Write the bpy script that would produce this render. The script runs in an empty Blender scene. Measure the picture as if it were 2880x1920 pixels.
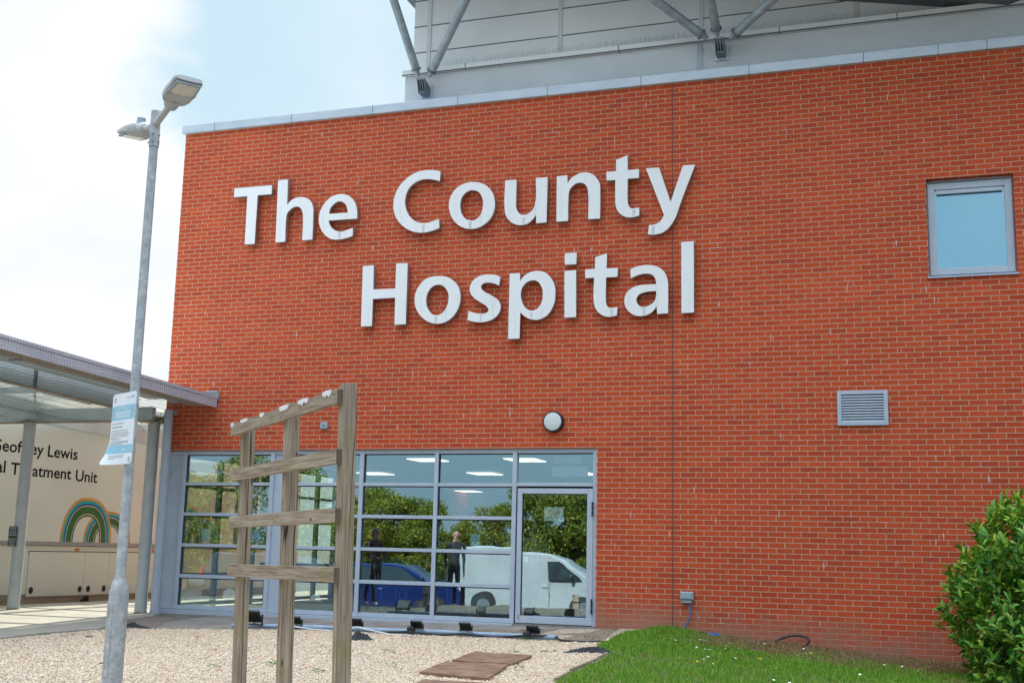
import bpy, bmesh, math, random
import numpy as np
from mathutils import Vector, Matrix, Quaternion
R_ = math.radians
random.seed(7); RNG = np.random.default_rng(11)
S = bpy.context.scene
CAM_C = (3.426597, -17.208388, 1.023210)
COL = S.collection

# ---------------------------------------------------------------- camera, sky, sun, exposure
cam = bpy.data.objects.new('camera', bpy.data.cameras.new('camera')); COL.objects.link(cam)
cam.data.sensor_width = 36.0; cam.data.lens = 42.116
cam.data.clip_end = 2000; cam.data.clip_start = 0.1
_r = Vector((0.946496216564231, 0.321926693059485, 0.022541435743547052)); _u = Vector((0.03472311964512542, -0.17103518260987965, 0.9846528684118658)); _f = Vector((-0.32084142031805474, 0.9311875056106526, 0.17306245231968753))
cam.matrix_world = Matrix(((_r.x, _u.x, -_f.x, CAM_C[0]), (_r.y, _u.y, -_f.y, CAM_C[1]), (_r.z, _u.z, -_f.z, CAM_C[2]), (0, 0, 0, 1)))
S.camera = cam

SUN_EL, SUN_AZ = 39.0, -9.0          # azimuth from +Y towards +X (behind the building, slightly left)
W = bpy.data.worlds.new('World'); S.world = W; W.use_nodes = True
nt = W.node_tree; nt.nodes.clear()
def N(t, **k):
    n = nt.nodes.new(t)
    for a, b in k.items(): setattr(n, a, b)
    return n
wo = N('ShaderNodeOutputWorld'); bg = N('ShaderNodeBackground'); bg.inputs[1].default_value = 0.13
sky = N('ShaderNodeTexSky', sky_type='NISHITA', sun_disc=False)
sky.sun_elevation = R_(SUN_EL); sky.sun_rotation = R_(SUN_AZ); sky.air_density = 1.0; sky.dust_density = 1.2; sky.ozone_density = 1.0
tc = N('ShaderNodeTexCoord'); sx = N('ShaderNodeSeparateXYZ')
nt.links.new(tc.outputs['Generated'], sx.inputs[0])
mx = N('ShaderNodeMath', operation='MAXIMUM'); mx.inputs[1].default_value = 0.0
nt.links.new(sx.outputs['Z'], mx.inputs[0])
ad = N('ShaderNodeMath', operation='ADD'); ad.inputs[1].default_value = 0.22
nt.links.new(mx.outputs[0], ad.inputs[0])
vd = N('ShaderNodeVectorMath', operation='DIVIDE'); cb = N('ShaderNodeCombineXYZ')
for i in range(3): nt.links.new(ad.outputs[0], cb.inputs[i])
nt.links.new(tc.outputs['Generated'], vd.inputs[0]); nt.links.new(cb.outputs[0], vd.inputs[1])
mp = N('ShaderNodeMapping'); mp.inputs['Location'].default_value = (0.28, 2.3, 0.0)
nt.links.new(vd.outputs[0], mp.inputs[0])
cn = N('ShaderNodeTexNoise'); cn.inputs['Scale'].default_value = 0.75; cn.inputs['Detail'].default_value = 7; cn.inputs['Roughness'].default_value = 0.52
nt.links.new(mp.outputs[0], cn.inputs['Vector'])
# more cloud on the sunward (+Y) side, mostly clear blue behind the camera
bias = N('ShaderNodeMath', operation='MULTIPLY_ADD'); bias.inputs[1].default_value = 0.12; nt.links.new(sx.outputs['Y'], bias.inputs[0]); nt.links.new(cn.outputs['Fac'], bias.inputs[2])
ramp = N('ShaderNodeValToRGB'); ramp.color_ramp.elements[0].position = 0.545; ramp.color_ramp.elements[1].position = 0.615
nt.links.new(bias.outputs[0], ramp.inputs[0])
cm = N('ShaderNodeMixRGB'); cm.inputs[2].default_value = (2.55, 2.58, 2.62, 1)
nt.links.new(ramp.outputs[0], cm.inputs[0]); nt.links.new(sky.outputs[0], cm.inputs[1])
hsv = N('ShaderNodeHueSaturation'); hsv.inputs['Saturation'].default_value = 0.80; hsv.inputs['Value'].default_value = 1.0
nt.links.new(sky.outputs[0], hsv.inputs['Color'])
lim = N('ShaderNodeMixRGB', blend_type='DARKEN'); lim.inputs[0].default_value = 1.0; lim.inputs[2].default_value = (1.36, 1.80, 2.07, 1)   # bright hazy air, held below film white
nt.links.new(hsv.outputs[0], lim.inputs[1])
cn2 = N('ShaderNodeTexNoise'); cn2.inputs['Scale'].default_value = 2.2; cn2.inputs['Detail'].default_value = 6; nt.links.new(mp.outputs[0], cn2.inputs['Vector'])
cr2 = N('ShaderNodeValToRGB'); cr2.color_ramp.elements[0].position = 0.3; cr2.color_ramp.elements[0].color = (0.84, 0.87, 0.90, 1); cr2.color_ramp.elements[1].position = 0.62; cr2.color_ramp.elements[1].color = (1, 1, 1, 1); nt.links.new(cn2.outputs['Fac'], cr2.inputs[0])
cmul = N('ShaderNodeMixRGB', blend_type='MULTIPLY'); cmul.inputs[0].default_value = 1.0; cmul.inputs[2].default_value = (2.30, 2.33, 2.36, 1); nt.links.new(cr2.outputs[0], cmul.inputs[1]); nt.links.new(cmul.outputs[0], cm.inputs[2])
cir = N('ShaderNodeTexNoise'); cir.inputs['Scale'].default_value = 2.6; cir.inputs['Detail'].default_value = 4; nt.links.new(tc.outputs['Generated'], cir.inputs['Vector'])
crr = N('ShaderNodeMapRange'); crr.interpolation_type = 'SMOOTHSTEP'; crr.inputs['From Min'].default_value = 0.42; crr.inputs['From Max'].default_value = 0.68; crr.inputs['To Max'].default_value = 0.55; nt.links.new(cir.outputs['Fac'], crr.inputs['Value'])
thin = N('ShaderNodeMixRGB'); thin.inputs[2].default_value = (2.2, 2.28, 2.36, 1); nt.links.new(crr.outputs[0], thin.inputs[0]); nt.links.new(lim.outputs[0], thin.inputs[1]); nt.links.new(thin.outputs[0], cm.inputs[1])
zen = N('ShaderNodeMapRange'); zen.interpolation_type = 'SMOOTHSTEP'; zen.inputs['From Min'].default_value = 0.60; zen.inputs['From Max'].default_value = 0.78; zen.inputs['To Min'].default_value = 1.0; zen.inputs['To Max'].default_value = 3.6
nt.links.new(sx.outputs['Z'], zen.inputs['Value'])     # added zenith brightness out of view, fills the shaded front
zm = N('ShaderNodeVectorMath', operation='SCALE'); nt.links.new(cm.outputs[0], zm.inputs[0]); nt.links.new(zen.outputs[0], zm.inputs['Scale'])
nt.links.new(zm.outputs[0], bg.inputs[0]); nt.links.new(bg.outputs[0], wo.inputs[0])

SUN = Vector((math.sin(R_(SUN_AZ))*math.cos(R_(SUN_EL)), math.cos(R_(SUN_AZ))*math.cos(R_(SUN_EL)), math.sin(R_(SUN_EL))))
sl = bpy.data.lights.new('sun', 'SUN'); sl.energy = 3.2; sl.angle = R_(0.53); sl.color = (1.0, 0.95, 0.87)
so = bpy.data.objects.new('sun', sl); COL.objects.link(so); so.rotation_mode = 'QUATERNION'
so.rotation_quaternion = SUN.to_track_quat('Z', 'Y'); so.location = SUN*60
S.view_settings.view_transform = 'Standard'; S.view_settings.look = 'None'; S.view_settings.gamma = 1.0
S.view_settings.exposure = 1.83
S.cycles.max_bounces = 10; S.cycles.transparent_max_bounces = 24; S.cycles.glossy_bounces = 5

# ---------------------------------------------------------------- materials
def newmat(name):
    m = bpy.data.materials.new(name); m.use_nodes = True
    t = m.node_tree; b = t.nodes['Principled BSDF']
    return m, t, b
def nd(t, typ, ins=None, **k):
    n = t.nodes.new(typ)
    for a, b in k.items(): setattr(n, a, b)
    if ins:
        for a, b in ins.items():
            if hasattr(b, 'is_output'): t.links.new(b, n.inputs[a])
            else: n.inputs[a].default_value = b
    return n
def c4(c): return (c[0], c[1], c[2], 1)
def ramp_(t, fac, stops):
    r = t.nodes.new('ShaderNodeValToRGB'); t.links.new(fac, r.inputs[0]); e = r.color_ramp.elements
    while len(e) < len(stops): e.new(0.5)
    for el, (p, c) in zip(e, stops): el.position = p; el.color = c4(c) if not isinstance(c, float) else (c, c, c, 1)
    return r.outputs[0]
def mix_(t, fac, a, b, mode='MIX'):
    n = nd(t, 'ShaderNodeMixRGB', blend_type=mode)
    for i, v in ((0, fac), (1, a), (2, b)):
        if hasattr(v, 'is_output'): t.links.new(v, n.inputs[i])
        else: n.inputs[i].default_value = v if i == 0 else c4(v)
    return n.outputs[0]
def pm(name, c1, c2=None, scale=6.0, rough=0.6, metal=0.0, bump=0.0, bscale=40.0, stretch=(1, 1, 1), spec=0.5, detail=5, lo=0.35, hi=0.65, rvar=0.0):
    """plain procedural material: two colours mixed by noise, optional bump"""
    m, t, b = newmat(name)
    tcn = nd(t, 'ShaderNodeTexCoord'); mpn = nd(t, 'ShaderNodeMapping', {'Vector': tcn.outputs['Object'], 'Scale': stretch})
    no = nd(t, 'ShaderNodeTexNoise', {'Vector': mpn.outputs[0], 'Scale': scale, 'Detail': detail})
    t.links.new(ramp_(t, no.outputs['Fac'], [(lo, c1), (hi, c2 or tuple(v*0.85 for v in c1))]), b.inputs['Base Color'])
    b.inputs['Roughness'].default_value = rough; b.inputs['Metallic'].default_value = metal; b.inputs['Specular IOR Level'].default_value = spec
    if rvar:
        r2 = nd(t, 'ShaderNodeMapRange', {'Value': no.outputs['Fac'], 'To Min': rough - rvar, 'To Max': rough + rvar}); t.links.new(r2.outputs[0], b.inputs['Roughness'])
    if bump:
        n2 = nd(t, 'ShaderNodeTexNoise', {'Vector': mpn.outputs[0], 'Scale': bscale, 'Detail': 3})
        bp = nd(t, 'ShaderNodeBump', {'Height': n2.outputs['Fac'], 'Strength': bump, 'Distance': 0.01}); t.links.new(bp.outputs[0], b.inputs['Normal'])
    return m
def glass_mat(name, refl, tint, gtint=(0.92, 0.97, 1.0), wob=0.0):
    m = bpy.data.materials.new(name); m.use_nodes = True; t = m.node_tree; t.nodes.clear()
    out = nd(t, 'ShaderNodeOutputMaterial')
    g = nd(t, 'ShaderNodeBsdfGlossy', {'Color': c4(gtint), 'Roughness': 0.0}); tr = nd(t, 'ShaderNodeBsdfTransparent', {'Color': c4(tint)})
    gm = nd(t, 'ShaderNodeNewGeometry'); io = nd(t, 'ShaderNodeMapRange', {'Value': gm.outputs['Backfacing'], 'To Min': 1.5, 'To Max': 1/1.5}); fr = nd(t, 'ShaderNodeFresnel', {'IOR': io.outputs[0]}); a = nd(t, 'ShaderNodeMath', {0: fr.outputs[0], 1: refl}, operation='ADD'); a.use_clamp = True
    if wob:
        tcn = nd(t, 'ShaderNodeTexCoord'); no = nd(t, 'ShaderNodeTexNoise', {'Vector': tcn.outputs['Object'], 'Scale': 1.6, 'Detail': 1.5})
        oi = nd(t, 'ShaderNodeObjectInfo'); wn = nd(t, 'ShaderNodeTexWhiteNoise', {'W': oi.outputs['Random']}, noise_dimensions='1D'); ce = nd(t, 'ShaderNodeVectorMath', {0: wn.outputs['Color'], 1: (0.5, 0.5, 0.5)}, operation='SUBTRACT'); sc = nd(t, 'ShaderNodeVectorMath', {0: ce.outputs[0]}, operation='SCALE'); sc.inputs['Scale'].default_value = 0.007   # every pane sits at its own slight tilt
        ng = nd(t, 'ShaderNodeNewGeometry'); an = nd(t, 'ShaderNodeVectorMath', {0: ng.outputs['Normal'], 1: sc.outputs[0]}, operation='ADD'); nn = nd(t, 'ShaderNodeVectorMath', {0: an.outputs[0]}, operation='NORMALIZE')
        bp = nd(t, 'ShaderNodeBump', {'Height': no.outputs['Fac'], 'Strength': wob, 'Distance': 0.02, 'Normal': nn.outputs[0]}); t.links.new(bp.outputs[0], g.inputs['Normal'])
    mxs = nd(t, 'ShaderNodeMixShader', {0: a.outputs[0], 1: tr.outputs[0], 2: g.outputs[0]}); t.links.new(mxs.outputs[0], out.inputs[0])
    return m
def emit_mat(name, col, st):
    m, t, b = newmat(name); b.inputs['Base Color'].default_value = c4(col); b.inputs['Emission Color'].default_value = c4(col); b.inputs['Emission Strength'].default_value = st
    return m

def brick_mat():
    m, t, b = newmat('red_brick')
    tcn = nd(t, 'ShaderNodeTexCoord'); sp = nd(t, 'ShaderNodeSeparateXYZ', {0: tcn.outputs['Object']})
    geo = nd(t, 'ShaderNodeNewGeometry'); sn = nd(t, 'ShaderNodeSeparateXYZ', {0: geo.outputs['Normal']})
    an = nd(t, 'ShaderNodeMath', {0: sn.outputs['X']}, operation='ABSOLUTE'); gt = nd(t, 'ShaderNodeMath', {0: an.outputs[0], 1: 0.7}, operation='GREATER_THAN')
    hx = nd(t, 'ShaderNodeMix', {0: gt.outputs[0], 2: sp.outputs['X'], 3: sp.outputs['Y']})      # horizontal run: X on the front, Y on the returns
    hxo = nd(t, 'ShaderNodeMath', {0: hx.outputs[0], 1: 22.5 + 0.1125}, operation='ADD')
    zo = nd(t, 'ShaderNodeMath', {0: sp.outputs['Z'], 1: 7.5 + 0.0375}, operation='ADD')
    cmb = nd(t, 'ShaderNodeCombineXYZ', {0: hxo.outputs[0], 1: zo.outputs[0]})
    br = nd(t, 'ShaderNodeTexBrick', {'Vector': cmb.outputs[0], 'Color1': (0, 0, 0, 1), 'Color2': (1, 1, 1, 1), 'Mortar': (0.5, 0.5, 0.5, 1), 'Scale': 1.0, 'Mortar Size': 0.0060, 'Mortar Smooth': 0.1, 'Bias': 0.0, 'Brick Width': 0.225, 'Row Height': 0.075})
    br.offset = 0.5; br.offset_frequency = 2; br.squash = 1.0
    tone = ramp_(t, br.outputs['Color'], [(0.0, (0.41, 0.052, 0.021)), (0.12, (0.49, 0.062, 0.021)), (0.6, (0.545, 0.071, 0.020)), (0.92, (0.60, 0.088, 0.025)), (1.0, (0.41, 0.050, 0.023))])
    # fine blotches inside each brick
    n1 = nd(t, 'ShaderNodeTexNoise', {'Vector': tcn.outputs['Object'], 'Scale': 22.0, 'Detail': 6, 'Roughness': 0.6})
    tone = mix_(t, 0.22, tone, ramp_(t, n1.outputs['Fac'], [(0.3, (0.34, 0.055, 0.025)), (0.7, (0.60, 0.125, 0.05))]))
    n2 = nd(t, 'ShaderNodeTexNoise', {'Vector': tcn.outputs['Object'], 'Scale': 0.55, 'Detail': 4})
    tone = mix_(t, 0.25, tone, mix_(t, 1.0, tone, ramp_(t, n2.outputs['Fac'], [(0.35, (0.72, 0.72, 0.74)), (0.65, (1.15, 1.12, 1.08))]), 'MULTIPLY'))
    n3 = nd(t, 'ShaderNodeTexNoise', {'Vector': tcn.outputs['Object'], 'Scale': 30.0, 'Detail': 2})
    mort = ramp_(t, n3.outputs['Fac'], [(0.3, (0.46, 0.27, 0.18)), (0.7, (0.58, 0.36, 0.25))])
    colr = mix_(t, br.outputs['Fac'], tone, mort)
    # droppings and lime runs: sparse thin vertical streaks
    mpn = nd(t, 'ShaderNodeMapping', {'Vector': tcn.outputs['Object'], 'Scale': (15.0, 15.0, 1.9), 'Rotation': (0, 0.12, 0)})
    n4 = nd(t, 'ShaderNodeTexNoise', {'Vector': mpn.outputs[0], 'Scale': 1.0, 'Detail': 5, 'Roughness': 0.72})
    st = ramp_(t, n4.outputs['Fac'], [(0.655, 0.0), (0.69, 0.7)])
    colr = mix_(t, st, colr, (0.62, 0.56, 0.52))
    # bird droppings: a few thin pale runs
    mpv = nd(t, 'ShaderNodeMapping', {'Vector': tcn.outputs['Object'], 'Scale': (30.0, 30.0, 5.0), 'Rotation': (0, 0.06, 0)})
    vo = nd(t, 'ShaderNodeTexVoronoi', {'Vector': mpv.outputs[0], 'Scale': 1.0}); sv = nd(t, 'ShaderNodeSeparateColor', {0: vo.outputs['Color']})
    mk = nd(t, 'ShaderNodeMath', {0: ramp_(t, sv.outputs[0], [(0.9905, 0.0), (0.993, 0.85)]), 1: ramp_(t, nd(t, 'ShaderNodeMath', {0: n1.outputs['Fac'], 1: 0.5, 2: vo.outputs['Distance']}, operation='MULTIPLY_ADD').outputs[0], [(0.34, 0.9), (0.58, 0.0)])}, operation='MULTIPLY')
    colr = mix_(t, mk.outputs[0], colr, (0.74, 0.71, 0.68))
    # lime bloom along some mortar beds
    n6 = nd(t, 'ShaderNodeTexNoise', {'Vector': tcn.outputs['Object'], 'Scale': 2.3, 'Detail': 4, 'Roughness': 0.7})
    bl = nd(t, 'ShaderNodeMath', {0: ramp_(t, n6.outputs['Fac'], [(0.60, 0.0), (0.72, 0.8)]), 1: br.outputs['Fac']}, operation='MULTIPLY')
    colr = mix_(t, bl.outputs[0], colr, (0.62, 0.54, 0.50))
    # splash-dirt on the lowest courses
    n5 = nd(t, 'ShaderNodeTexNoise', {'Vector': tcn.outputs['Object'], 'Scale': 3.0, 'Detail': 5})
    hz = nd(t, 'ShaderNodeMath', {0: n5.outputs['Fac'], 1: 0.75, 2: sp.outputs['Z']}, operation='MULTIPLY_ADD')
    xs = nd(t, 'ShaderNodeMath', {0: sp.outputs['X'], 1: 0.075, 2: hz.outputs[0]}, operation='MULTIPLY_ADD')
    dirt = ramp_(t, xs.outputs[0], [(0.40, 0.75), (0.80, 0.0)])
    colr = mix_(t, dirt, colr, (0.33, 0.175, 0.125))
    t.links.new(colr, b.inputs['Base Color']); b.inputs['Roughness'].default_value = 0.85; b.inputs['Specular IOR Level'].default_value = 0.25
    inv = nd(t, 'ShaderNodeMath', {0: 1.0, 1: br.outputs['Fac']}, operation='SUBTRACT')
    hgt = nd(t, 'ShaderNodeMath', {0: n1.outputs['Fac'], 1: 0.25, 2: inv.outputs[0]}, operation='MULTIPLY_ADD')
    bp = nd(t, 'ShaderNodeBump', {'Height': hgt.outputs[0], 'Strength': 0.55, 'Distance': 0.006}); t.links.new(bp.outputs[0], b.inputs['Normal'])
    return m

def wood_mat(name, axis):
    m, t, b = newmat(name)
    tcn = nd(t, 'ShaderNodeTexCoord'); st = [26, 26, 26]; st[axis] = 0.9
    oi = nd(t, 'ShaderNodeObjectInfo'); off = nd(t, 'ShaderNodeVectorMath', {0: oi.outputs['Random'], 1: (17.0, 31.0, 23.0)}, operation='MULTIPLY')
    off2 = nd(t, 'ShaderNodeVectorMath', {0: tcn.outputs['Object'], 1: off.outputs[0]}, operation='ADD')
    mpn = nd(t, 'ShaderNodeMapping', {'Vector': off2.outputs[0], 'Scale': st})
    g1 = nd(t, 'ShaderNodeTexNoise', {'Vector': mpn.outputs[0], 'Scale': 1.0, 'Detail': 8, 'Roughness': 0.65, 'Distortion': 0.15})
    st2 = [70, 70, 70]; st2[axis] = 2.5
    mp2 = nd(t, 'ShaderNodeMapping', {'Vector': off2.outputs[0], 'Scale': st2})
    g2 = nd(t, 'ShaderNodeTexNoise', {'Vector': mp2.outputs[0], 'Scale': 1.0, 'Detail': 4})
    col = ramp_(t, g1.outputs['Fac'], [(0.25, (0.14, 0.10, 0.07)), (0.42, (0.28, 0.215, 0.155)), (0.58, (0.38, 0.30, 0.22)), (0.75, (0.48, 0.395, 0.30))])
    col = mix_(t, 0.45, col, ramp_(t, g2.outputs['Fac'], [(0.38, (0.11, 0.08, 0.06)), (0.62, (0.46, 0.385, 0.31))]))
    # knots
    vst = [9, 9, 9]; vst[axis] = 3.2
    mp3 = nd(t, 'ShaderNodeMapping', {'Vector': off2.outputs[0], 'Scale': vst})
    v = nd(t, 'ShaderNodeTexVoronoi', {'Vector': mp3.outputs[0], 'Scale': 1.0})
    col = mix_(t, ramp_(t, v.outputs['Distance'], [(0.06, 0.9), (0.12, 0.0)]), col, (0.08, 0.055, 0.04))
    # algae
    n3 = nd(t, 'ShaderNodeTexNoise', {'Vector': off2.outputs[0], 'Scale': 3.2, 'Detail': 5, 'Roughness': 0.65})
    col = mix_(t, ramp_(t, n3.outputs['Fac'], [(0.52, 0.0), (0.70, 0.6)]), col, (0.25, 0.205, 0.075))
    # long drying crack
    cst = [9, 9, 9]; cst[axis] = 0.35
    mp4 = nd(t, 'ShaderNodeMapping', {'Vector': off2.outputs[0], 'Scale': cst})
    n4 = nd(t, 'ShaderNodeTexNoise', {'Vector': mp4.outputs[0], 'Scale': 1.0, 'Detail': 2})
    d = nd(t, 'ShaderNodeMath', {0: n4.outputs['Fac'], 1: 0.5}, operation='SUBTRACT'); da = nd(t, 'ShaderNodeMath', {0: d.outputs[0]}, operation='ABSOLUTE')
    crk = ramp_(t, da.outputs[0], [(0.005, 0.95 if axis == 2 else 0.0), (0.014, 0.0)])
    col = mix_(t, crk, col, (0.035, 0.026, 0.02))
    t.links.new(col, b.inputs['Base Color']); b.inputs['Roughness'].default_value = 0.85; b.inputs['Specular IOR Level'].default_value = 0.2
    hg = nd(t, 'ShaderNodeMath', {0: crk, 1: -3.0, 2: g1.outputs['Fac']}, operation='MULTIPLY_ADD')
    bp = nd(t, 'ShaderNodeBump', {'Height': hg.outputs[0], 'Strength': 0.5, 'Distance': 0.004}); t.links.new(bp.outputs[0], b.inputs['Normal'])
    return m

def letter_mat():
    m, t, b = newmat('letter_white_enamel')
    tcn = nd(t, 'ShaderNodeTexCoord')
    mpn = nd(t, 'ShaderNodeMapping', {'Vector': tcn.outputs['Object'], 'Scale': (9, 9, 0.9)})
    n = nd(t, 'ShaderNodeTexNoise', {'Vector': mpn.outputs[0], 'Scale': 1.0, 'Detail': 5, 'Roughness': 0.6})
    col = ramp_(t, n.outputs['Fac'], [(0.30, (0.86, 0.865, 0.875)), (0.60, (0.84, 0.845, 0.855)), (0.78, (0.70, 0.71, 0.73))])
    mp2 = nd(t, 'ShaderNodeMapping', {'Vector': tcn.outputs['Object'], 'Scale': (16, 16, 5), 'Rotation': (0, 0.35, 0)})
    n2 = nd(t, 'ShaderNodeTexNoise', {'Vector': mp2.outputs[0], 'Scale': 1.0, 'Detail': 6, 'Roughness': 0.75})
    col = mix_(t, ramp_(t, n2.outputs['Fac'], [(0.71, 0.0), (0.745, 0.7)]), col, (0.30, 0.28, 0.26))
    t.links.new(col, b.inputs['Base Color']); b.inputs['Roughness'].default_value = 0.32
    return m
def letter_side_mat():
    return pm('letter_return_metal', (0.50, 0.42, 0.40), (0.40, 0.34, 0.33), scale=3, rough=0.38, metal=0.5)

def galv_mat():
    m, t, b = newmat('galvanised_steel')
    tcn = nd(t, 'ShaderNodeTexCoord')
    v = nd(t, 'ShaderNodeTexVoronoi', {'Vector': tcn.outputs['Object'], 'Scale': 38.0}); v2 = nd(t, 'ShaderNodeTexNoise', {'Vector': tcn.outputs['Object'], 'Scale': 16.0, 'Detail': 6, 'Roughness': 0.7})
    col = ramp_(t, v2.outputs['Fac'], [(0.34, (0.24, 0.29, 0.34)), (0.52, (0.34, 0.39, 0.44)), (0.66, (0.50, 0.545, 0.585))])
    sc_ = nd(t, 'ShaderNodeSeparateColor', {0: v.outputs['Color']}); col = mix_(t, 0.18, col, ramp_(t, sc_.outputs[0], [(0.0, (0.2, 0.25, 0.3)), (1.0, (0.6, 0.64, 0.68))]))
    hs = nd(t, 'ShaderNodeHueSaturation', {'Saturation': 0.55, 'Color': col})
    t.links.new(hs.outputs[0], b.inputs['Base Color']); b.inputs['Metallic'].default_value = 0.35; b.inputs['Roughness'].default_value = 0.5
    return m
def gravel_mat():
    m, t, b = newmat('pebble')
    g = nd(t, 'ShaderNodeNewGeometry')
    col = ramp_(t, g.outputs['Random Per Island'], [(0.0, (0.64, 0.50, 0.36)), (0.25, (0.72, 0.585, 0.44)), (0.5, (0.54, 0.37, 0.225)), (0.7, (0.78, 0.68, 0.56)), (0.86, (0.45, 0.29, 0.16)), (0.95, (0.64, 0.57, 0.5)), (1.0, (0.26, 0.19, 0.14))])
    t.links.new(col, b.inputs['Base Color']); b.inputs['Roughness'].default_value = 0.8
    return m
def gravel_bed_mat():
    m, t, b = newmat('gravel_bed')
    tcn = nd(t, 'ShaderNodeTexCoord')
    v = nd(t, 'ShaderNodeTexVoronoi', {'Vector': tcn.outputs['Object'], 'Scale': 46.0})
    sh = nd(t, 'ShaderNodeSeparateColor', {0: v.outputs['Color']})
    col = ramp_(t, sh.outputs[0], [(0.0, (0.58, 0.46, 0.33)), (0.4, (0.70, 0.58, 0.44)), (0.75, (0.78, 0.69, 0.57)), (1.0, (0.48, 0.33, 0.2))])
    col = mix_(t, ramp_(t, v.outputs['Distance'], [(0.35, 0.0), (0.75, 0.85)]), col, (0.13, 0.09, 0.06))
    t.links.new(col, b.inputs['Base Color']); b.inputs['Roughness'].default_value = 0.9
    inv = nd(t, 'ShaderNodeMath', {0: 1.0, 1: v.outputs['Distance']}, operation='SUBTRACT')
    bp = nd(t, 'ShaderNodeBump', {'Height': inv.outputs[0], 'Strength': 0.9, 'Distance': 0.012}); t.links.new(bp.outputs[0], b.inputs['Normal'])
    return m
def paving_mat():
    m, t, b = newmat('concrete_paving')
    tcn = nd(t, 'ShaderNodeTexCoord')
    br = nd(t, 'ShaderNodeTexBrick', {'Vector': tcn.outputs['Object'], 'Color1': (0.22, 0.2, 0.185, 1), 'Color2': (0.28, 0.255, 0.235, 1), 'Mortar': (0.075, 0.065, 0.058, 1), 'Scale': 1.0, 'Mortar Size': 0.007, 'Brick Width': 0.9, 'Row Height': 0.6, 'Mortar Smooth': 0.2})
    n = nd(t, 'ShaderNodeTexNoise', {'Vector': tcn.outputs['Object'], 'Scale': 2.2, 'Detail': 7, 'Roughness': 0.65})
    col = mix_(t, 1.0, br.outputs['Color'], ramp_(t, n.outputs['Fac'], [(0.3, (0.62, 0.58, 0.57)), (0.5, (1.0, 0.98, 0.97)), (0.7, (1.25, 1.2, 1.15))]), 'MULTIPLY')
    n2 = nd(t, 'ShaderNodeTexNoise', {'Vector': tcn.outputs['Object'], 'Scale': 26.0, 'Detail': 3})
    col = mix_(t, ramp_(t, n2.outputs['Fac'], [(0.70, 0.0), (0.74, 0.5)]), col, (0.5, 0.48, 0.45))
    t.links.new(col, b.inputs['Base Color']); b.inputs['Roughness'].default_value = 0.85
    return m
def leaf_mat(name, stops, rough=0.42, trans=0.25, spec=0.5, attr='Random Per Island'):
    m = bpy.data.materials.new(name); m.use_nodes = True; t = m.node_tree; b = t.nodes['Principled BSDF']; out = t.nodes['Material Output']
    g = nd(t, 'ShaderNodeNewGeometry'); col = ramp_(t, g.outputs['Random Per Island'], stops)
    tcn = nd(t, 'ShaderNodeTexCoord'); n = nd(t, 'ShaderNodeTexNoise', {'Vector': tcn.outputs['Object'], 'Scale': 1.7, 'Detail': 3})
    col = mix_(t, 1.0, col, ramp_(t, n.outputs['Fac'], [(0.35, (0.75, 0.8, 0.8)), (0.65, (1.25, 1.15, 1.0))]), 'MULTIPLY')
    t.links.new(col, b.inputs['Base Color']); b.inputs['Roughness'].default_value = rough; b.inputs['Specular IOR Level'].default_value = spec
    tl = nd(t, 'ShaderNodeBsdfTranslucent', {'Color': col}); ms = nd(t, 'ShaderNodeMixShader', {0: trans, 1: b.outputs[0], 2: tl.outputs[0]}); t.links.new(ms.outputs[0], out.inputs[0])
    return m
def grass_mat():
    m = bpy.data.materials.new('grass_blade'); m.use_nodes = True; t = m.node_tree; b = t.nodes['Principled BSDF']; out = t.nodes['Material Output']
    g = nd(t, 'ShaderNodeNewGeometry'); tcn = nd(t, 'ShaderNodeTexCoord'); sp = nd(t, 'ShaderNodeSeparateXYZ', {0: tcn.outputs['Object']})
    green = ramp_(t, g.outputs['Random Per Island'], [(0.0, (0.075, 0.23, 0.02)), (0.4, (0.14, 0.35, 0.027)), (0.75, (0.23, 0.43, 0.04)), (1.0, (0.38, 0.46, 0.08))])
    dry = ramp_(t, g.outputs['Random Per Island'], [(0.0, (0.20, 0.13, 0.055)), (0.5, (0.32, 0.22, 0.10)), (1.0, (0.42, 0.32, 0.16))])
    n = nd(t, 'ShaderNodeTexNoise', {'Vector': tcn.outputs['Object'], 'Scale': 1.5, 'Detail': 5})
    # parched strip along the foot of the wall
    yy = nd(t, 'ShaderNodeMath', {0: sp.outputs['Y'], 1: 0.17, 2: n.outputs['Fac']}, operation='MULTIPLY_ADD')
    xx = nd(t, 'ShaderNodeMapRange', {'Value': sp.outputs['X'], 'From Min': 0.3, 'From Max': 0.9}); 
    f0 = nd(t, 'ShaderNodeMath', {0: ramp_(t, yy.outputs[0], [(0.12, 0.0), (0.34, 1.0)]), 1: xx.outputs[0]}, operation='MULTIPLY')
    n2 = nd(t, 'ShaderNodeTexNoise', {'Vector': tcn.outputs['Object'], 'Scale': 3.0, 'Detail': 4})
    f1 = nd(t, 'ShaderNodeMath', {0: f0.outputs[0], 1: ramp_(t, n2.outputs['Fac'], [(0.66, 0.0), (0.76, 0.8)])}, operation='MAXIMUM')
    col = mix_(t, f1.outputs[0], green, dry)
    t.links.new(col, b.inputs['Base Color']); b.inputs['Roughness'].default_value = 0.55; b.inputs['Specular IOR Level'].default_value = 0.3
    tl = nd(t, 'ShaderNodeBsdfTranslucent', {'Color': col}); ms = nd(t, 'ShaderNodeMixShader', {0: 0.3, 1: b.outputs[0], 2: tl.outputs[0]}); t.links.new(ms.outputs[0], out.inputs[0])
    return m
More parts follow.
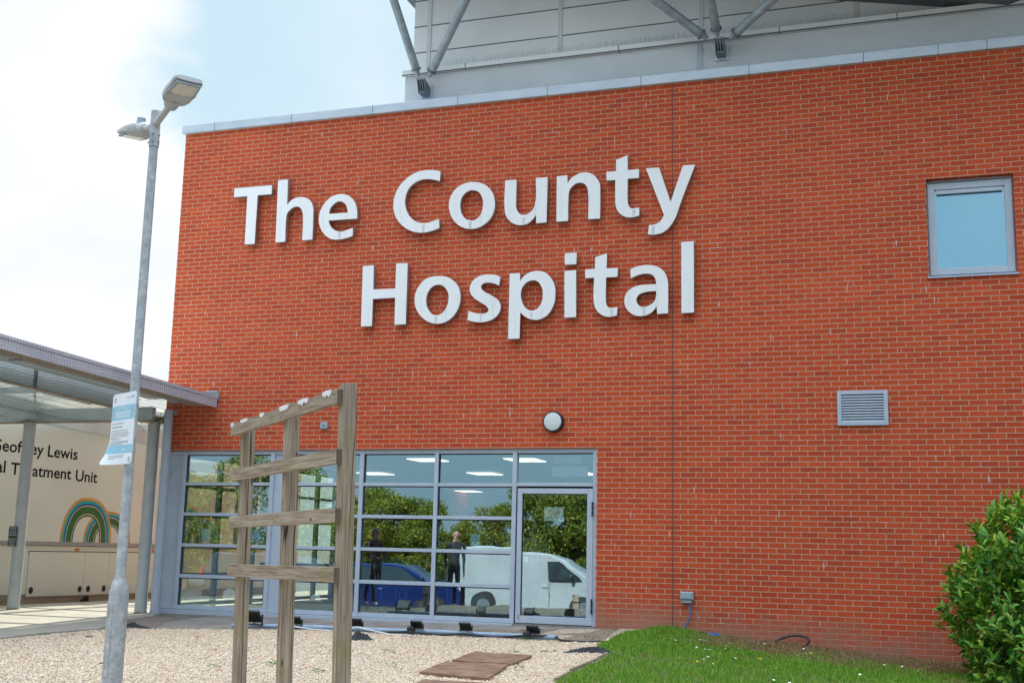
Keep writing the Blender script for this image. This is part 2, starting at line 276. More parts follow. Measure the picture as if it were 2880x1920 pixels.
def panel_roof_mat(name='canopy_sheet', clear=0.22):
    m = bpy.data.materials.new(name); m.use_nodes = True; t = m.node_tree; t.nodes.clear(); out = nd(t, 'ShaderNodeOutputMaterial')
    tcn = nd(t, 'ShaderNodeTexCoord'); n = nd(t, 'ShaderNodeTexNoise', {'Vector': tcn.outputs['Object'], 'Scale': 2.5, 'Detail': 6})
    wv = nd(t, 'ShaderNodeTexWave', {'Vector': tcn.outputs['Object'], 'Scale': 6.0}); wv.bands_direction = 'X'
    col = ramp_(t, n.outputs['Fac'], [(0.3, (0.58, 0.61, 0.60)), (0.7, (0.72, 0.74, 0.71))])
    col = mix_(t, 0.04, col, wv.outputs['Color'])
    d = nd(t, 'ShaderNodeBsdfDiffuse', {'Color': col}); tl = nd(t, 'ShaderNodeBsdfTranslucent', {'Color': col}); tr = nd(t, 'ShaderNodeBsdfTransparent', {'Color': (0.9, 0.92, 0.9, 1)})
    m1 = nd(t, 'ShaderNodeMixShader', {0: 0.35, 1: d.outputs[0], 2: tl.outputs[0]}); m2 = nd(t, 'ShaderNodeMixShader', {0: clear, 1: m1.outputs[0], 2: tr.outputs[0]})
    t.links.new(m2.outputs[0], out.inputs[0]); return m

M = dict(
    brick=brick_mat(), wood_z=wood_mat('weathered_post_wood', 2), wood_x=wood_mat('weathered_rail_wood', 0), letter=letter_mat(), letter_side=letter_side_mat(), galv=galv_mat(),
    alu=pm('grey_powder_coat', (0.41, 0.475, 0.565), (0.46, 0.52, 0.61), scale=4, rough=0.38, spec=0.5),
    coping=pm('coping_metal', (0.50, 0.57, 0.66), (0.59, 0.65, 0.73), scale=2.2, rough=0.34, metal=0.25, stretch=(1, 1, 4)),
    clad=pm('upper_cladding', (0.84, 0.86, 0.88), (0.79, 0.81, 0.835), scale=1.2, rough=0.42, stretch=(1, 1, 0.5)),
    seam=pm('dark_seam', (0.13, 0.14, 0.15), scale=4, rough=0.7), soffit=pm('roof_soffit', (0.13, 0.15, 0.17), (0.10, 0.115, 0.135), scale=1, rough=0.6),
    strut=pm('strut_steel', (0.40, 0.47, 0.53), (0.29, 0.35, 0.41), scale=9, rough=0.5, metal=0.3, detail=7), bracket=pm('bracket_steel', (0.13, 0.16, 0.19), (0.2, 0.23, 0.26), scale=9, rough=0.5, metal=0.3),
    glass=glass_mat('front_glass', 0.20, (0.92, 0.95, 0.93), gtint=(0.68, 0.91, 1.0), wob=0.055), side_glass=glass_mat('side_glass', 0.0, (0.92, 0.97, 0.92)), win_glass=glass_mat('window_glass', 0.36, (0.7, 0.86, 0.92), gtint=(0.55, 0.86, 1.0), wob=0.03),
    blind=pm('blind_cloud_reflection', (0.09, 0.32, 0.47), (0.27, 0.48, 0.60), scale=1.7, lo=0.36, hi=0.62, rough=0.7), black=pm('black_plastic', (0.018, 0.02, 0.024), (0.03, 0.032, 0.036), scale=12, rough=0.45),  # blind noise paints in the clouds reflected by the window pane
    rubber=pm('tyre_rubber', (0.02, 0.02, 0.021), (0.03, 0.03, 0.03), scale=20, rough=0.85), dark=pm('dark_gap', (0.02, 0.022, 0.026), scale=4, rough=0.8),
    opal=pm('opal_diffuser', (0.66, 0.70, 0.72), (0.62, 0.66, 0.69), scale=3, rough=0.25), lens=pm('lantern_glass', (0.72, 0.70, 0.64), (0.60, 0.58, 0.52), scale=30, rough=0.2),
    lantern=pm('lantern_grey', (0.50, 0.52, 0.53), (0.42, 0.44, 0.45), scale=6, rough=0.45), arm=pm('lamp_arm_paint', (0.55, 0.56, 0.55), (0.45, 0.45, 0.43), scale=18, rough=0.45),
    conduit=pm('blue_conduit', (0.02, 0.17, 0.50), (0.025, 0.2, 0.55), scale=10, rough=0.5), box=pm('grey_socket_plastic', (0.33, 0.42, 0.46), (0.30, 0.39, 0.43), scale=8, rough=0.45),
    white=pm('white_plastic', (0.78, 0.80, 0.82), (0.70, 0.72, 0.74), scale=10, rough=0.5), flake=pm('peeled_white_paint', (0.80, 0.81, 0.83), (0.66, 0.67, 0.70), scale=25, rough=0.6),
    cream=pm('trailer_cream', (0.70, 0.705, 0.61), (0.64, 0.65, 0.565), scale=0.8, rough=0.35, detail=6), ribbed=pm('ribbed_grey_moulding', (0.36, 0.34, 0.33), (0.28, 0.265, 0.26), scale=60, rough=0.6, stretch=(1, 1, 0.02)),
    orange=pm('decal_orange', (0.72, 0.33, 0.05), scale=3, rough=0.4), teal=pm('decal_teal', (0.02, 0.40, 0.42), scale=3, rough=0.4), blue=pm('decal_blue', (0.015, 0.085, 0.30), scale=3, rough=0.4),
    green=pm('decal_green', (0.03, 0.15, 0.035), scale=3, rough=0.4), dgreen=pm('decal_dark_green', (0.05, 0.13, 0.085), scale=3, rough=0.4), decalw=pm('decal_cream_line', (0.68, 0.62, 0.5), scale=3, rough=0.4), ink=pm('black_lettering', (0.010, 0.010, 0.011), (0.013, 0.013, 0.013), scale=3, rough=0.7, spec=0.1),
    col=pm('canopy_column_paint', (0.40, 0.43, 0.45), (0.46, 0.48, 0.48), scale=5, rough=0.45, detail=7), pipe=pm('downpipe_paint', (0.36, 0.42, 0.51), (0.41, 0.46, 0.54), scale=6, rough=0.4), fascia=pm('canopy_fascia', (0.58, 0.60, 0.69), (0.65, 0.67, 0.75), scale=2, rough=0.45),
    beam=pm('canopy_beam_paint', (0.50, 0.60, 0.62), (0.58, 0.66, 0.67), scale=3, rough=0.5), flange=pm('beam_flange_rust', (0.42, 0.36, 0.28), (0.30, 0.21, 0.14), scale=10, rough=0.7, detail=8), sheet=panel_roof_mat(clear=0.05), clearsheet=panel_roof_mat('canopy_clear_sheet', 0.86), net=pm('bird_netting_cord', (0.07, 0.07, 0.085), scale=3, rough=0.8), nest=pm('nest_twigs', (0.14, 0.10, 0.06), (0.22, 0.17, 0.11), scale=40, rough=0.9, bump=0.8),
    signface=pm('sign_white', (0.74, 0.79, 0.84), (0.70, 0.75, 0.80), scale=3, rough=0.35), signblue=pm('sign_blue', (0.22, 0.50, 0.66), (0.26, 0.54, 0.69), scale=3, rough=0.35), greytext=pm('sign_grey_text', (0.30, 0.32, 0.36), scale=3, rough=0.5), pinktext=pm('sign_pink', (0.62, 0.42, 0.55), scale=3, rough=0.5),
    soil=pm('bare_soil', (0.10, 0.075, 0.045), (0.15, 0.12, 0.07), scale=5, rough=0.95, bump=0.5), forecourt=pm('forecourt_paving_sun_lightened', (0.42, 0.385, 0.32), (0.34, 0.31, 0.26), scale=2.0, rough=0.85, detail=8, bump=0.2), asphalt=pm('asphalt', (0.055, 0.055, 0.057), (0.085, 0.083, 0.08), scale=3, rough=0.9, bump=0.3, bscale=120), kerb=pm('edging_concrete', (0.20, 0.18, 0.165), (0.26, 0.24, 0.22), scale=9, rough=0.9, bump=0.3),
    setts=pm('brown_sett_band', (0.19, 0.145, 0.125), (0.24, 0.185, 0.16), scale=7, rough=0.9, bump=0.4), slab=pm('brown_riven_slab', (0.15, 0.08, 0.048), (0.26, 0.155, 0.10), scale=7, rough=0.9, bump=0.8, bscale=18, detail=9), fabric=pm('weed_membrane', (0.012, 0.014, 0.018), (0.03, 0.032, 0.036), scale=30, rough=0.8, bump=0.5), rail=pm('blue_grey_pipe', (0.28, 0.40, 0.52), (0.22, 0.31, 0.42), scale=7, rough=0.45), cable=pm('black_cable', (0.015, 0.015, 0.017), scale=5, rough=0.5),
    gravel=gravel_mat(), gravel_bed=gravel_bed_mat(), paving=paving_mat(), grass=grass_mat(), bark=pm('bark', (0.10, 0.075, 0.05), (0.16, 0.13, 0.09), scale=8, rough=0.9, bump=0.6, stretch=(1, 1, 0.3)),
    laurel=leaf_mat('laurel_leaf', [(0.0, (0.04, 0.16, 0.022)), (0.3, (0.08, 0.27, 0.03)), (0.62, (0.17, 0.40, 0.04)), (0.85, (0.34, 0.52, 0.055)), (1.0, (0.50, 0.56, 0.08))], rough=0.36, trans=0.2),
    treeleaf=leaf_mat('tree_leaf', [(0.0, (0.08, 0.14, 0.018)), (0.5, (0.18, 0.24, 0.03)), (1.0, (0.40, 0.36, 0.05))], rough=0.6, trans=0.45), weed=leaf_mat('weed_leaf', [(0.0, (0.05, 0.15, 0.03)), (1.0, (0.12, 0.26, 0.06))], rough=0.6),
    petal=pm('daisy_petal', (0.82, 0.82, 0.80), scale=20, rough=0.6), yellow=pm('buttercup_petal', (0.80, 0.52, 0.03), scale=20, rough=0.5), deadleaf=pm('dead_leaf', (0.22, 0.09, 0.06), (0.30, 0.14, 0.09), scale=30, rough=0.8),
    vanwhite=pm('van_white_paint', (0.42, 0.43, 0.45), (0.36, 0.37, 0.39), scale=1.5, rough=0.22), carblue=pm('car_blue_paint', (0.007, 0.022, 0.12), (0.009, 0.028, 0.145), scale=1.5, rough=0.15, metal=0.3), cargrey=pm('car_grey_paint', (0.045, 0.06, 0.085), (0.055, 0.07, 0.095), scale=1.5, rough=0.18, metal=0.4),
    autoglass=pm('car_glass', (0.02, 0.03, 0.035), (0.03, 0.045, 0.05), scale=2, rough=0.04, spec=0.9), chrome=pm('bright_trim', (0.7, 0.72, 0.74), scale=5, rough=0.15, metal=0.9), redlamp=pm('red_lamp_lens', (0.45, 0.01, 0.01), scale=5, rough=0.15), amber=pm('amber_lamp_lens', (0.75, 0.22, 0.01), (0.6, 0.12, 0.01), scale=40, rough=0.2), headlamp=pm('headlamp_lens', (0.7, 0.74, 0.78), scale=5, rough=0.08),
    skin=pm('skin', (0.48, 0.28, 0.20), (0.44, 0.25, 0.175), scale=9, rough=0.55), darkcloth=pm('dark_cloth', (0.02, 0.024, 0.032), (0.03, 0.035, 0.045), scale=12, rough=0.85), bluecloth=pm('blue_cloth', (0.10, 0.30, 0.50), (0.08, 0.25, 0.44), scale=12, rough=0.85), jeans=pm('navy_trousers', (0.03, 0.045, 0.08), (0.045, 0.06, 0.1), scale=15, rough=0.85), greyhair=pm('grey_hair', (0.24, 0.23, 0.22), (0.16, 0.15, 0.145), scale=50, rough=0.6, stretch=(1, 1, 0.2)), shoe=pm('pale_shoes', (0.55, 0.54, 0.52), scale=10, rough=0.6),
    inwall=pm('interior_wall_paint', (0.16, 0.17, 0.17), (0.14, 0.15, 0.15), scale=2, rough=0.8), infloor=pm('interior_floor', (0.10, 0.09, 0.08), (0.13, 0.115, 0.10), scale=3, rough=0.5), ceil=pm('interior_ceiling', (0.22, 0.23, 0.24), scale=2, rough=0.9), paper=pm('notice_paper', (0.66, 0.76, 0.80), (0.62, 0.72, 0.77), scale=3, rough=0.8), bluepaper=pm('blue_notice_paper', (0.20, 0.42, 0.62), (0.24, 0.47, 0.66), scale=9, rough=0.8), ochre=pm('map_ink', (0.46, 0.40, 0.22), scale=9, rough=0.8), bannerblue=pm('banner_blue', (0.01, 0.22, 0.44), scale=3, rough=0.6), bannerwhite=pm('banner_white', (0.62, 0.66, 0.58), scale=3, rough=0.6),
    lightpanel=emit_mat('ceiling_light_panel', (1.0, 0.92, 0.78), 0.5), seat=pm('chair_fabric', (0.015, 0.05, 0.09), (0.02, 0.06, 0.1), scale=20, rough=0.9),
)
def striped_mat():
    m, t, b = newmat('striped_shirt'); tcn = nd(t, 'ShaderNodeTexCoord'); wv = nd(t, 'ShaderNodeTexWave', {'Vector': tcn.outputs['Object'], 'Scale': 9.0, 'Distortion': 1.0}); wv.bands_direction = 'Z'
    t.links.new(ramp_(t, wv.outputs['Fac'], [(0.35, (0.62, 0.74, 0.82)), (0.6, (0.18, 0.34, 0.48))]), b.inputs['Base Color']); b.inputs['Roughness'].default_value = 0.85; return m
M['striped'] = striped_mat()

# ---------------------------------------------------------------- helpers
class MB:
    """collects shapes into one mesh"""
    def __init__(s): s.v = []; s.f = []; s.mi = []; s.cur = 0
    def add(s, vs, fs):
        o = len(s.v); s.v += [tuple(p) for p in vs]; s.f += [tuple(i+o for i in q) for q in fs]; s.mi += [s.cur]*len(fs); return s
    def box(s, x0, x1, y0, y1, z0, z1):
        return s.add([(x0,y0,z0),(x1,y0,z0),(x1,y1,z0),(x0,y1,z0),(x0,y0,z1),(x1,y0,z1),(x1,y1,z1),(x0,y1,z1)],
                     [(3,2,1,0),(4,5,6,7),(0,1,5,4),(1,2,6,5),(2,3,7,6),(3,0,4,7)])
    def obox(s, p, ax, ay, az):
        """box centred at p with half-axis vectors"""
        p = Vector(p); ax, ay, az = Vector(ax), Vector(ay), Vector(az); vs = []
        for k in (-1, 1):
            for i, j in ((-1,-1),(1,-1),(1,1),(-1,1)): vs.append(p + ax*i + ay*j + az*k)
        return s.add(vs, [(3,2,1,0),(4,5,6,7),(0,1,5,4),(1,2,6,5),(2,3,7,6),(3,0,4,7)])
    def tube(s, pts, r, n=12, caps=True):
        """round bar along a polyline; r one radius or one per point"""
        pts = [Vector(p) for p in pts]; rs = r if isinstance(r, (list, tuple)) else [r]*len(pts)
        d0 = (pts[1]-pts[0]).normalized(); a = d0.orthogonal().normalized(); vs = []; fs = []
        for i, p in enumerate(pts):
            if i == 0: d = d0
            elif i == len(pts)-1: d = (pts[-1]-pts[-2]).normalized()
            else: d = ((pts[i+1]-p).normalized() + (p-pts[i-1]).normalized()).normalized()
            a = (a - d*a.dot(d)).normalized(); b = d.cross(a)
            for k in range(n):
                t = 2*math.pi*k/n; vs.append(p + (a*math.cos(t) + b*math.sin(t))*rs[i])
        for i in range(len(pts)-1):
            for k in range(n): fs.append((i*n+k, i*n+(k+1) % n, (i+1)*n+(k+1) % n, (i+1)*n+k))
        if caps: fs.append(tuple(range(n-1, -1, -1))); fs.append(tuple((len(pts)-1)*n+k for k in range(n)))
        return s.add(vs, fs)
    def prism(s, poly, O, U, V, Wd):
        """polygon (u,v) at O spanned by U,V, extruded by vector Wd"""
        O, U, V, Wd = Vector(O), Vector(U), Vector(V), Vector(Wd); n = len(poly)
        vs = [O + U*a + V*b for a, b in poly] + [O + U*a + V*b + Wd for a, b in poly]
        return s.add(vs, [tuple(range(n)), tuple(range(2*n-1, n-1, -1))] + [(i, i+n, (i+1) % n + n, (i+1) % n) for i in range(n)])
    def build(s, name, mat, parent=None, bevel=0.0, smooth=False, loc=None, fixn=False):
        me = bpy.data.meshes.new(name); me.from_pydata(s.v, [], s.f)
        for m in (mat if isinstance(mat, (list, tuple)) else [mat]): me.materials.append(m)
        if max(s.mi, default=0): me.polygons.foreach_set('material_index', s.mi)
        if fixn:
            bm = bmesh.new(); bm.from_mesh(me); bmesh.ops.recalc_face_normals(bm, faces=bm.faces); bm.to_mesh(me); bm.free()
        return link(name, me, parent, bevel, smooth, loc)
def link(name, me, parent=None, bevel=0.0, smooth=False, loc=None):
    o = bpy.data.objects.new(name, me); COL.objects.link(o)
    if smooth:
        for p in me.polygons: p.use_smooth = True
        try: me.set_sharp_from_angle(angle=R_(38))
        except Exception: pass
    if bevel:
        b = o.modifiers.new('bevel', 'BEVEL'); b.width = bevel; b.segments = 2; b.limit_method = 'ANGLE'; b.angle_limit = R_(40)
    if loc: o.location = loc
    if parent is not None:
        o.parent = parent
        # parts are modelled in their thing's frame when the thing carries 'local', else in world coordinates
        if not parent.get('_local'): o.matrix_parent_inverse = world_inv(parent)
    return o
def pieces(mb, name, mat, parent, **k):
    """build every connected piece of the collected shapes as an object of its own"""
    par = list(range(len(mb.v)))
    def root(i):
        while par[i] != i: par[i] = par[par[i]]; i = par[i]
        return i
    for f in mb.f:
        for q in f[1:]: par[root(q)] = root(f[0])
    g = {}
    for f in mb.f: g.setdefault(root(f[0]), []).append(f)
    out = []
    for fs in g.values():
        ids = sorted({i for f in fs for i in f}); mp_ = {i: n for n, i in enumerate(ids)}; b = MB(); b.add([mb.v[i] for i in ids], [tuple(mp_[i] for i in f) for f in fs]); out.append(b.build(name, mat, parent, **k))
    return out
def world_inv(p):
    m = p.matrix_basis.copy()
    while p.parent is not None:
        m = p.parent.matrix_basis @ p.matrix_parent_inverse @ m if False else m; p = p.parent
        break
    return m.inverted()
LOCAL = []
def thing(name, label, cat, loc=(0,0,0), group=None, local=False, rz=0.0):
    o = bpy.data.objects.new(name, None); COL.objects.link(o); o.empty_display_size = 0.1
    o.location = loc; o.rotation_euler = (0, 0, rz); tag(o, label, cat, group)
    if local: o['_local'] = 1; LOCAL.append(o)
    return o
def tag(o, label, cat, group=None):
    o['label'] = label; o['category'] = cat
    if group: o['group'] = group
    return o
def kind(o, k): o['kind'] = k; return o
def sub(o, parent):
    """make o a child of the mesh part `parent` (both modelled in the same frame)"""
    o.parent = parent; o.matrix_parent_inverse = parent.matrix_basis.inverted() if not parent.matrix_basis == Matrix() else Matrix(); return o
def dup(root, label=None):
    r = root.copy(); COL.objects.link(r)
    if label: r['label'] = label
    for ch in root.children:
        c = ch.copy(); COL.objects.link(c); c.parent = r
        for g in ch.children:
            d = g.copy(); COL.objects.link(d); d.parent = c
    return r
def text_mesh(txt, size=1.0, align='LEFT', ext=0.0, spacing=1.0, bold=0.0):
    cu = bpy.data.curves.new('lettering', 'FONT'); cu.body = txt; cu.size = size; cu.align_x = align; cu.extrude = ext; cu.space_character = spacing; cu.resolution_u = 3; cu.offset = bold
    o = bpy.data.objects.new('lettering', cu); COL.objects.link(o)
    bpy.context.view_layer.update()
    me = bpy.data.meshes.new_from_object(o.evaluated_get(bpy.context.evaluated_depsgraph_get()))
    bpy.data.objects.remove(o); bpy.data.curves.remove(cu); me.name = 'lettering'; return me
def place_text(name, txt, mat, parent, O, U, V, u0=None, u1=None, v0=0.0, cap=0.1, ext=0.0015, cu=None, bold=0.0):
    """text whose capital height is `cap`, fitted between u0 and u1 on the plane O,U,V (cu: centre instead)"""
    me = text_mesh(txt, 1.0, ext=0.0, bold=bold); n = len(me.vertices)
    co = np.empty(n*3); me.vertices.foreach_get('co', co); co = co.reshape(-1, 3)
    x0, x1 = co[:, 0].min(), co[:, 0].max(); sy = cap/0.70
    if cu is not None: w = u1; u0_ = cu-w/2; sxx = w/(x1-x0)
    else: u0_ = u0; sxx = (u1-u0)/(x1-x0)
    U, V = Vector(U).normalized(), Vector(V).normalized(); Nn = U.cross(V)
    a = u0_ + (co[:, 0]-x0)*sxx; b = v0 + co[:, 1]*sy
    P = np.outer(a, U) + np.outer(b, V) + np.array(O)
    me.vertices.foreach_set('co', P.ravel()); me.materials.clear(); me.materials.append(mat)
    bm = bmesh.new(); bm.from_mesh(me)
    r = bmesh.ops.extrude_face_region(bm, geom=bm.faces[:])
    bmesh.ops.translate(bm, verts=[e for e in r['geom'] if isinstance(e, bmesh.types.BMVert)], vec=Nn*ext)
    bmesh.ops.recalc_face_normals(bm, faces=bm.faces); bm.to_mesh(me); bm.free()
    return link(name, me, parent)

BX = [-60, -12.0, -11.9, -9, -1.1, 0, 3.5, 6, 14, 60]; BZ = [-.23, -.23, -.10, -.10, -.03, 0, -.27, -.42, -.6, -.6]
def gz(x, y):
    a = max(0.0, -y); return float(np.interp(x, BX, BZ)) - .010*min(a, 8.5) - max(0.0, min((a-8.5)*.13, .7))
def gz_np(x, y):
    a = np.maximum(0, -y); return np.interp(x, BX, BZ) - .010*np.minimum(a, 8.5) - np.clip((a-8.5)*.13, 0, .7)
def drape(name, poly, mat, off=0.004, step=0.5, thick=0.0):
    """a sheet with the outline `poly` laid on the ground"""
    bm = bmesh.new(); f = bm.faces.new([bm.verts.new((x, y, 0)) for x, y in poly]); bmesh.ops.triangulate(bm, faces=[f])
    xs = [p[0] for p in poly]; ys = [p[1] for p in poly]
    cuts = [((x, 0, 0), (1, 0, 0)) for x in list(np.arange(math.floor(min(xs)), max(xs), step)) + [-12.0, -11.9]] + [((0, y, 0), (0, 1, 0)) for y in np.arange(math.floor(min(ys)), max(ys), step)]
    for co, no in cuts: bmesh.ops.bisect_plane(bm, geom=bm.verts[:]+bm.edges[:]+bm.faces[:], plane_co=co, plane_no=no)
    for v in bm.verts: v.co.z = gz(v.co.x, v.co.y) + off
    bmesh.ops.recalc_face_normals(bm, faces=bm.faces)
    if sum(fc.normal.z for fc in bm.faces) < 0: bmesh.ops.reverse_faces(bm, faces=bm.faces)
    me = bpy.data.meshes.new(name); bm.to_mesh(me); bm.free(); me.materials.append(mat)
    return link(name, me)
def inpoly(px, py, poly):
    c = np.zeros(len(px), bool); n = len(poly)
    for i in range(n):
        (x0, y0), (x1, y1) = poly[i], poly[i-1]
        k = ((y0 > py) != (y1 > py)) & (px < (x1-x0)*(py-y0)/((y1-y0) if y1 != y0 else 1e-9) + x0); c ^= k
    return c
def sheet_with_holes(x0, x1, z0, z1, holes, y, depth):
    """front of a wall at plane y with openings and their reveals (into +Y)"""
    xs = sorted({x0, x1, *[h[0] for h in holes], *[h[1] for h in holes]}); zs = sorted({z0, z1, *[h[2] for h in holes], *[h[3] for h in holes]})
    m = MB()
    for i in range(len(xs)-1):
        for j in range(len(zs)-1):
            cx, cz = (xs[i]+xs[i+1])/2, (zs[j]+zs[j+1])/2
            if any(h[0] < cx < h[1] and h[2] < cz < h[3] for h in holes): continue
            m.add([(xs[i],y,zs[j]),(xs[i+1],y,zs[j]),(xs[i+1],y,zs[j+1]),(xs[i],y,zs[j+1])], [(0,1,2,3)])
    for a, b, c, d in holes:
        Y = y+depth
        m.add([(a,y,c),(a,Y,c),(a,Y,d),(a,y,d)], [(0,3,2,1)]); m.add([(b,y,c),(b,Y,c),(b,Y,d),(b,y,d)], [(0,1,2,3)])
        m.add([(a,y,d),(b,y,d),(b,Y,d),(a,Y,d)], [(0,1,2,3)]); m.add([(a,y,c),(b,y,c),(b,Y,c),(a,Y,c)], [(0,3,2,1)])
    return m

# ---------------------------------------------------------------- ground
EDGE = [(-0.77, -0.02), (-0.56, -1.4), (-0.40, -2.3), (-0.55, -2.62), (-1.25, -2.52), (-2.0, -2.46), (-2.6, -2.36), (-3.2, -2.42), (-3.9, -2.36), (-4.7, -2.31), (-5.5, -2.62), (-6.2, -2.9), (-6.9, -3.2), (-7.1, -3.75), (-7.15, -4.5), (-7.05, -5.4), (-6.6, -6.9), (-6.2, -8.6), (-6.0, -13.0)]
GRASS_E = [(-0.20, -0.02), (-0.42, -0.9), (-0.42, -1.6), (-0.30, -2.4), (-0.25, -3.0), (-0.16, -3.7), (0.13, -4.1), (0.19, -4.7), (0.28, -6.1), (0.34, -6.8), (0.46, -8.5), (0.6, -13.0)]
def grid_ground():
    xs = [-700, -200, -80, -40, -30, -25, -20, -16, -14, -13, -12.001, -11.9] + list(np.arange(-11.5, 14.1, 0.5)) + [20, 30, 60, 200, 700]
    ys = [-700, -200, -80, -45, -30, -24, -20, -17, -15, -14.5, -14, -13, -12, -11, -10, -9, -8.5, -8, -7, -6, -5, -4, -3, -2, -1, 0, 5, 10, 20, 40, 100, 300, 700]
    m = MB(); nx = len(xs); m.add([(x, y, gz(x, y)-0.02) for y in ys for x in xs], [(j*nx+i, j*nx+i+1, (j+1)*nx+i+1, (j+1)*nx+i) for j in range(len(ys)-1) for i in range(nx-1)])
    return m
kind(grid_ground().build('ground', M['asphalt']), 'structure')
PAVE = EDGE[:16] + [(-6.7, -6.6), (-11.9, -6.6), (-11.9, 14.0), (-8.62, 14.0), (-8.62, -0.02)]
kind(drape('paving', PAVE, M['paving'], 0.0), 'structure')
kind(drape('forecourt', [(-11.95, -6.55), (-7.08, -6.55), (-7.0, -5.2), (-7.16, -3.3), (-7.9, -1.9), (-8.2, -0.6), (-8.64, 0.1), (-8.64, 13.9), (-11.95, 13.9)], M['forecourt'], 0.0045), 'structure')  # paler paving, its colour also lightened to carry the sun patch under the canopy
BAND = [(-8.3, -0.9), (-7.6, -0.9), (-7.0, -1.6), (-6.3, -2.2), (-6.2, -2.55), (-6.9, -2.85), (-7.6, -2.2)]
kind(drape('paving_band', [(-8.05, -1.0), (-7.72, -0.7), (-6.75, -2.55), (-6.66, -5.0), (-6.5, -6.2), (-6.62, -6.2), (-6.9, -5.2), (-7.02, -3.3)], M['setts'], 0.005), 'structure')
GRAV = EDGE[:] + [(0.6, -13.0)] + GRASS_E[::-1][1:]
kind(drape('gravel_bed', GRAV, M['gravel_bed'], 0.003), 'structure')
LAWN = GRASS_E[:] + [(14.0, -13.0), (14.0, -0.02)]
kind(drape('lawn', LAWN, M['soil'], 0.006), 'structure')
# concrete edging between paving and gravel
m = MB()
for (xa, ya), (xb, yb) in zip(EDGE[2:16], EDGE[3:17]):
    d = Vector((xb-xa, yb-ya, gz(xb, yb)-gz(xa, ya))); L = d.length; d.normalize(); nn = Vector((-d.y, d.x, 0)).normalized()
    m.obox(Vector(((xa+xb)/2, (ya+yb)/2, (gz(xa, ya)+gz(xb, yb))/2 - 0.02)), d*(L/2+0.004), nn*0.03, Vector((0, 0, 0.038)))
kind(m.build('kerb', M['kerb'], bevel=0.006), 'structure')
m = MB(); pts = GRASS_E[6:10]
for (xa, ya), (xb, yb) in zip(pts[:-1], pts[1:]):
    d = Vector((xb-xa, yb-ya, 0)); L = d.length; d.normalize(); nn = Vector((-d.y, d.x, 0)); m.obox(((xa+xb)/2-0.03, (ya+yb)/2, gz(xa, ya)-0.005), d*(L/2), nn*0.012, (0, 0, 0.035))
tag(m.build('timber_edging', M['wood_x']), 'thin timber edging board between the gravel and the lawn', 'edging board')

# loose pebbles over the gravel bed
def pebbles(n):
    X = RNG.uniform(-7.0, 0.5, n*3); Y = RNG.uniform(-9.2, -2.2, n*3); k = inpoly(X, Y, GRAV)
    # keep what the photograph's viewpoint can see
    dx, dy = X-CAM_C[0], Y-CAM_C[1]; k &= (np.arctan2(-dx, dy) < R_(46)); X, Y = X[k][:n], Y[k][:n]; n = len(X)
    base = np.array([(0,0,1),(1,0,0),(.3,.95,0),(-.8,.6,0),(-.8,-.6,0),(.3,-.95,0),(0,0,-1)], float)
    F = np.array([(0,1,2),(0,2,3),(0,3,4),(0,4,5),(0,5,1),(6,2,1),(6,3,2),(6,4,3),(6,5,4),(6,1,5)])
    s = RNG.uniform(0.007, 0.019, n)[:, None]*np.stack([RNG.uniform(.8, 1.3, n), RNG.uniform(.6, 1, n), RNG.uniform(.45, .8, n)], 1)
    V = base[None]*(1+RNG.uniform(-.22, .22, (n, 7, 1)))*s[:, None]
    a = RNG.uniform(0, 6.283, n); tl = RNG.uniform(-.5, .5, n); ca, sa, ct, st = np.cos(a), np.sin(a), np.cos(tl), np.sin(tl)
    x, y, z = V[..., 0], V[..., 1], V[..., 2]
    x, z = x*ct[:, None]-z*st[:, None], x*st[:, None]+z*ct[:, None]; x, y = x*ca[:, None]-y*sa[:, None], x*sa[:, None]+y*ca[:, None]
    P = np.stack([x+X[:, None], y+Y[:, None], z+(gz_np(X, Y)+s[:, 2]*.5)[:, None]], -1).reshape(-1, 3)
    FF = (F[None]+7*np.arange(n)[:, None, None]).reshape(-1, 3)
    return mesh_np('gravel', P, FF, M['gravel'])
def mesh_np(name, P, F, mat):
    me = bpy.data.meshes.new(name); me.vertices.add(len(P)); me.vertices.foreach_set('co', np.ascontiguousarray(P, np.float32).ravel())
    k = F.shape[1]; me.loops.add(F.size); me.loops.foreach_set('vertex_index', np.ascontiguousarray(F, np.int32).ravel())
    me.polygons.add(len(F)); me.polygons.foreach_set('loop_start', np.arange(0, F.size, k, dtype=np.int32)); me.update(calc_edges=True); me.validate(); me.materials.append(mat)
    return me
kind(tag(link('gravel', pebbles(60000)), 'pale buff pebbles covering the bed in front of the glazing', 'gravel'), 'stuff')

